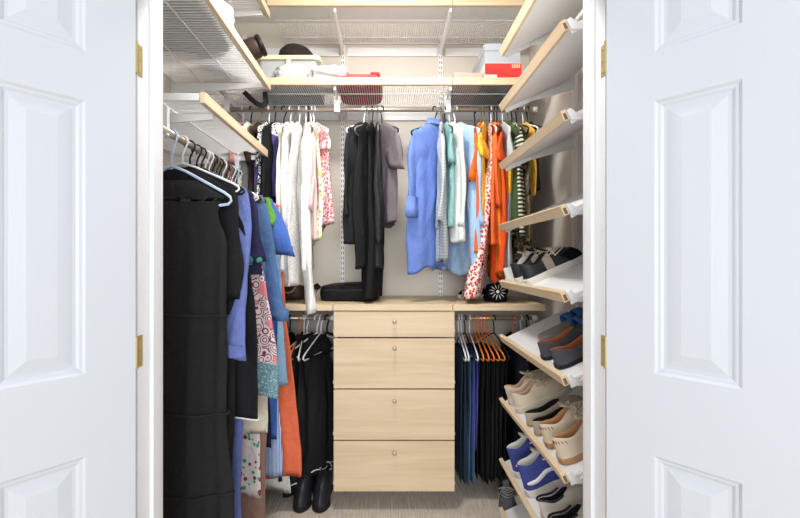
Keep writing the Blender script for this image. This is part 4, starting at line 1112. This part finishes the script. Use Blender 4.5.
# left upper shelf
ZSL = ZLU + 0.0246
cap = thing('rolled_hat', 'dark brown leather hat with black band sticking out over the upper left shelf', 'hat', (-0.655, 1.92, ZSL))
b = BM(); R = []
ax = Vector((0.80, 0.1, 0.42)).normalized(); u = Vector((0, 1, 0)); u = (u - ax*u.dot(ax)).normalized(); v = ax.cross(u); c0 = Vector((-0.06, 0, 0.072))
for r, h in ((0.02, 0.02), (0.042, 0.03), (0.05, 0.06), (0.048, 0.10), (0.044, 0.115)):
    R.append([c0 + ax*h + (u*cos(a) + v*sin(a))*r for a in [2*pi*i/28 for i in range(28)]])
loft(b, R, True, True, True); obj('crown', b, P('brown_hat_leather', rgb(60, 44, 38), rough=0.5), cap, smooth=True)
b = BM(); R = []
for r, h in ((0.044, 0.112), (0.050, 0.116), (0.051, 0.130), (0.046, 0.136), (0.02, 0.137)):
    R.append([c0 + ax*h + (u*cos(a) + v*sin(a))*r for a in [2*pi*i/28 for i in range(28)]])
loft(b, R, True, True, True); obj('brim', b, P('black_hat_brim', rgb(24, 22, 22), rough=0.4), cap, smooth=True)
crumple('plastic_bag', 'white plastic bag behind the edge of the upper left shelf', 'bag', filmw, (-0.70, 1.63, ZSL), (0.07, 0.11, 0.075), 9)
crumple('plastic_bag', 'plastic bag with peach contents on the far end of the upper left shelf', 'bag', film, (-0.80, 1.93, ZSL), (0.10, 0.10, 0.06), 12, inner=(P('peach_cloth', rgb(236, 178, 150), rough=0.9), 0.7))
cloth_slab('storage_case', 'grey fabric storage case on the upper left shelf', 'case', fabric('grey_case_cloth', rgb(150, 150, 152)), (-0.845, 1.48, ZSL), 0.21, 0.30, 0.10, seed=8)
# sprig of dried grass
b = BM(); rnd = random.Random(2)
for k in range(46):
    x, y = rnd.uniform(-0.055, 0.055), rnd.uniform(-0.04, 0.04); dz2 = rnd.uniform(0.02, 0.06)
    p = Vector((x*0.4, y*0.4, 0.02)); q = Vector((x, y, 0.03)); e = Vector((x*1.5, y*1.3, 0.02+dz2*rnd.choice((0.4, 1, 0.2))))
    tube(b, [p, q, e], [0.003, 0.0025, 0.0008], 5)
tube(b, [(-0.05, 0, 0.008), (0.05, 0.01, 0.008)], 0.008, 8)
tag(obj('dried_grass', b, P('grey_brown_grass', rgb(96, 88, 74), rough=0.9), loc=(-0.77, 1.33, ZSL-0.001), smooth=True), 'grey brown tuft of dried grass on the near end of the upper left shelf', 'dried grass')
# black strap bag handle hanging between the shelves
b = BM()
cs = [px(244, 92, 2.13), px(250, 98, 2.12), px(257, 104, 2.115), px(263, 106, 2.113), px(266, 102, 2.115), px(265, 92, 2.125)]
fine = []
for i in range(len(cs)-1):
    for q in range(4): fine.append(cs[i].lerp(cs[i+1], q/4))
fine.append(cs[-1])
R = []
for i, p in enumerate(fine):
    tn = (fine[min(i+1, len(fine)-1)] - fine[max(i-1, 0)]).normalized(); s_ = tn.cross(Vector((0, 1, 0))).normalized()
    R.append([p + s_*0.013 + Vector((0, 0.003, 0)), p - s_*0.013 + Vector((0, 0.003, 0)), p - s_*0.013 - Vector((0, 0.003, 0)), p + s_*0.013 - Vector((0, 0.003, 0))])
loft(b, R, True, True, True)
tag(obj('bag_strap', b, black_l, recalc=True), 'black strap hanging in a loop below the back shelf', 'strap')

# ------------------------------------------------------------------ light and camera
w = bpy.data.worlds.new('World'); S.world = w; w.use_nodes = True
bg = w.node_tree.nodes['Background']; bg.inputs['Color'].default_value = (0.93, 0.965, 1.0, 1); bg.inputs['Strength'].default_value = 0.72
# unseen area light added behind the camera to brighten the closet interior
wl = bpy.data.lights.new('frontal_fill_light', 'AREA'); wl.shape = 'RECTANGLE'; wl.size = 2.4; wl.size_y = 1.6; wl.energy = 112; wl.color = (0.97, 0.985, 1.0)
wo = bpy.data.objects.new('frontal_fill_light', wl); COL.objects.link(wo); wo.location = (0.1, -3.0, 1.55); wo.rotation_euler = (pi/2, 0, 0)
cd = bpy.data.cameras.new('Camera'); cd.sensor_width = 36; cd.lens = 18.0; cd.shift_x = 14/800; cd.shift_y = 0.0005; cd.clip_start = 0.02
co = bpy.data.objects.new('Camera', cd); COL.objects.link(co); co.location = (0, 0, CAMZ); co.rotation_euler = (pi/2, 0, 0)
S.camera = co
S.view_settings.view_transform = 'Standard'; S.view_settings.look = 'None'
S.view_settings.gamma = 1.0; S.view_settings.use_curve_mapping = False
S.view_settings.exposure = 0.17
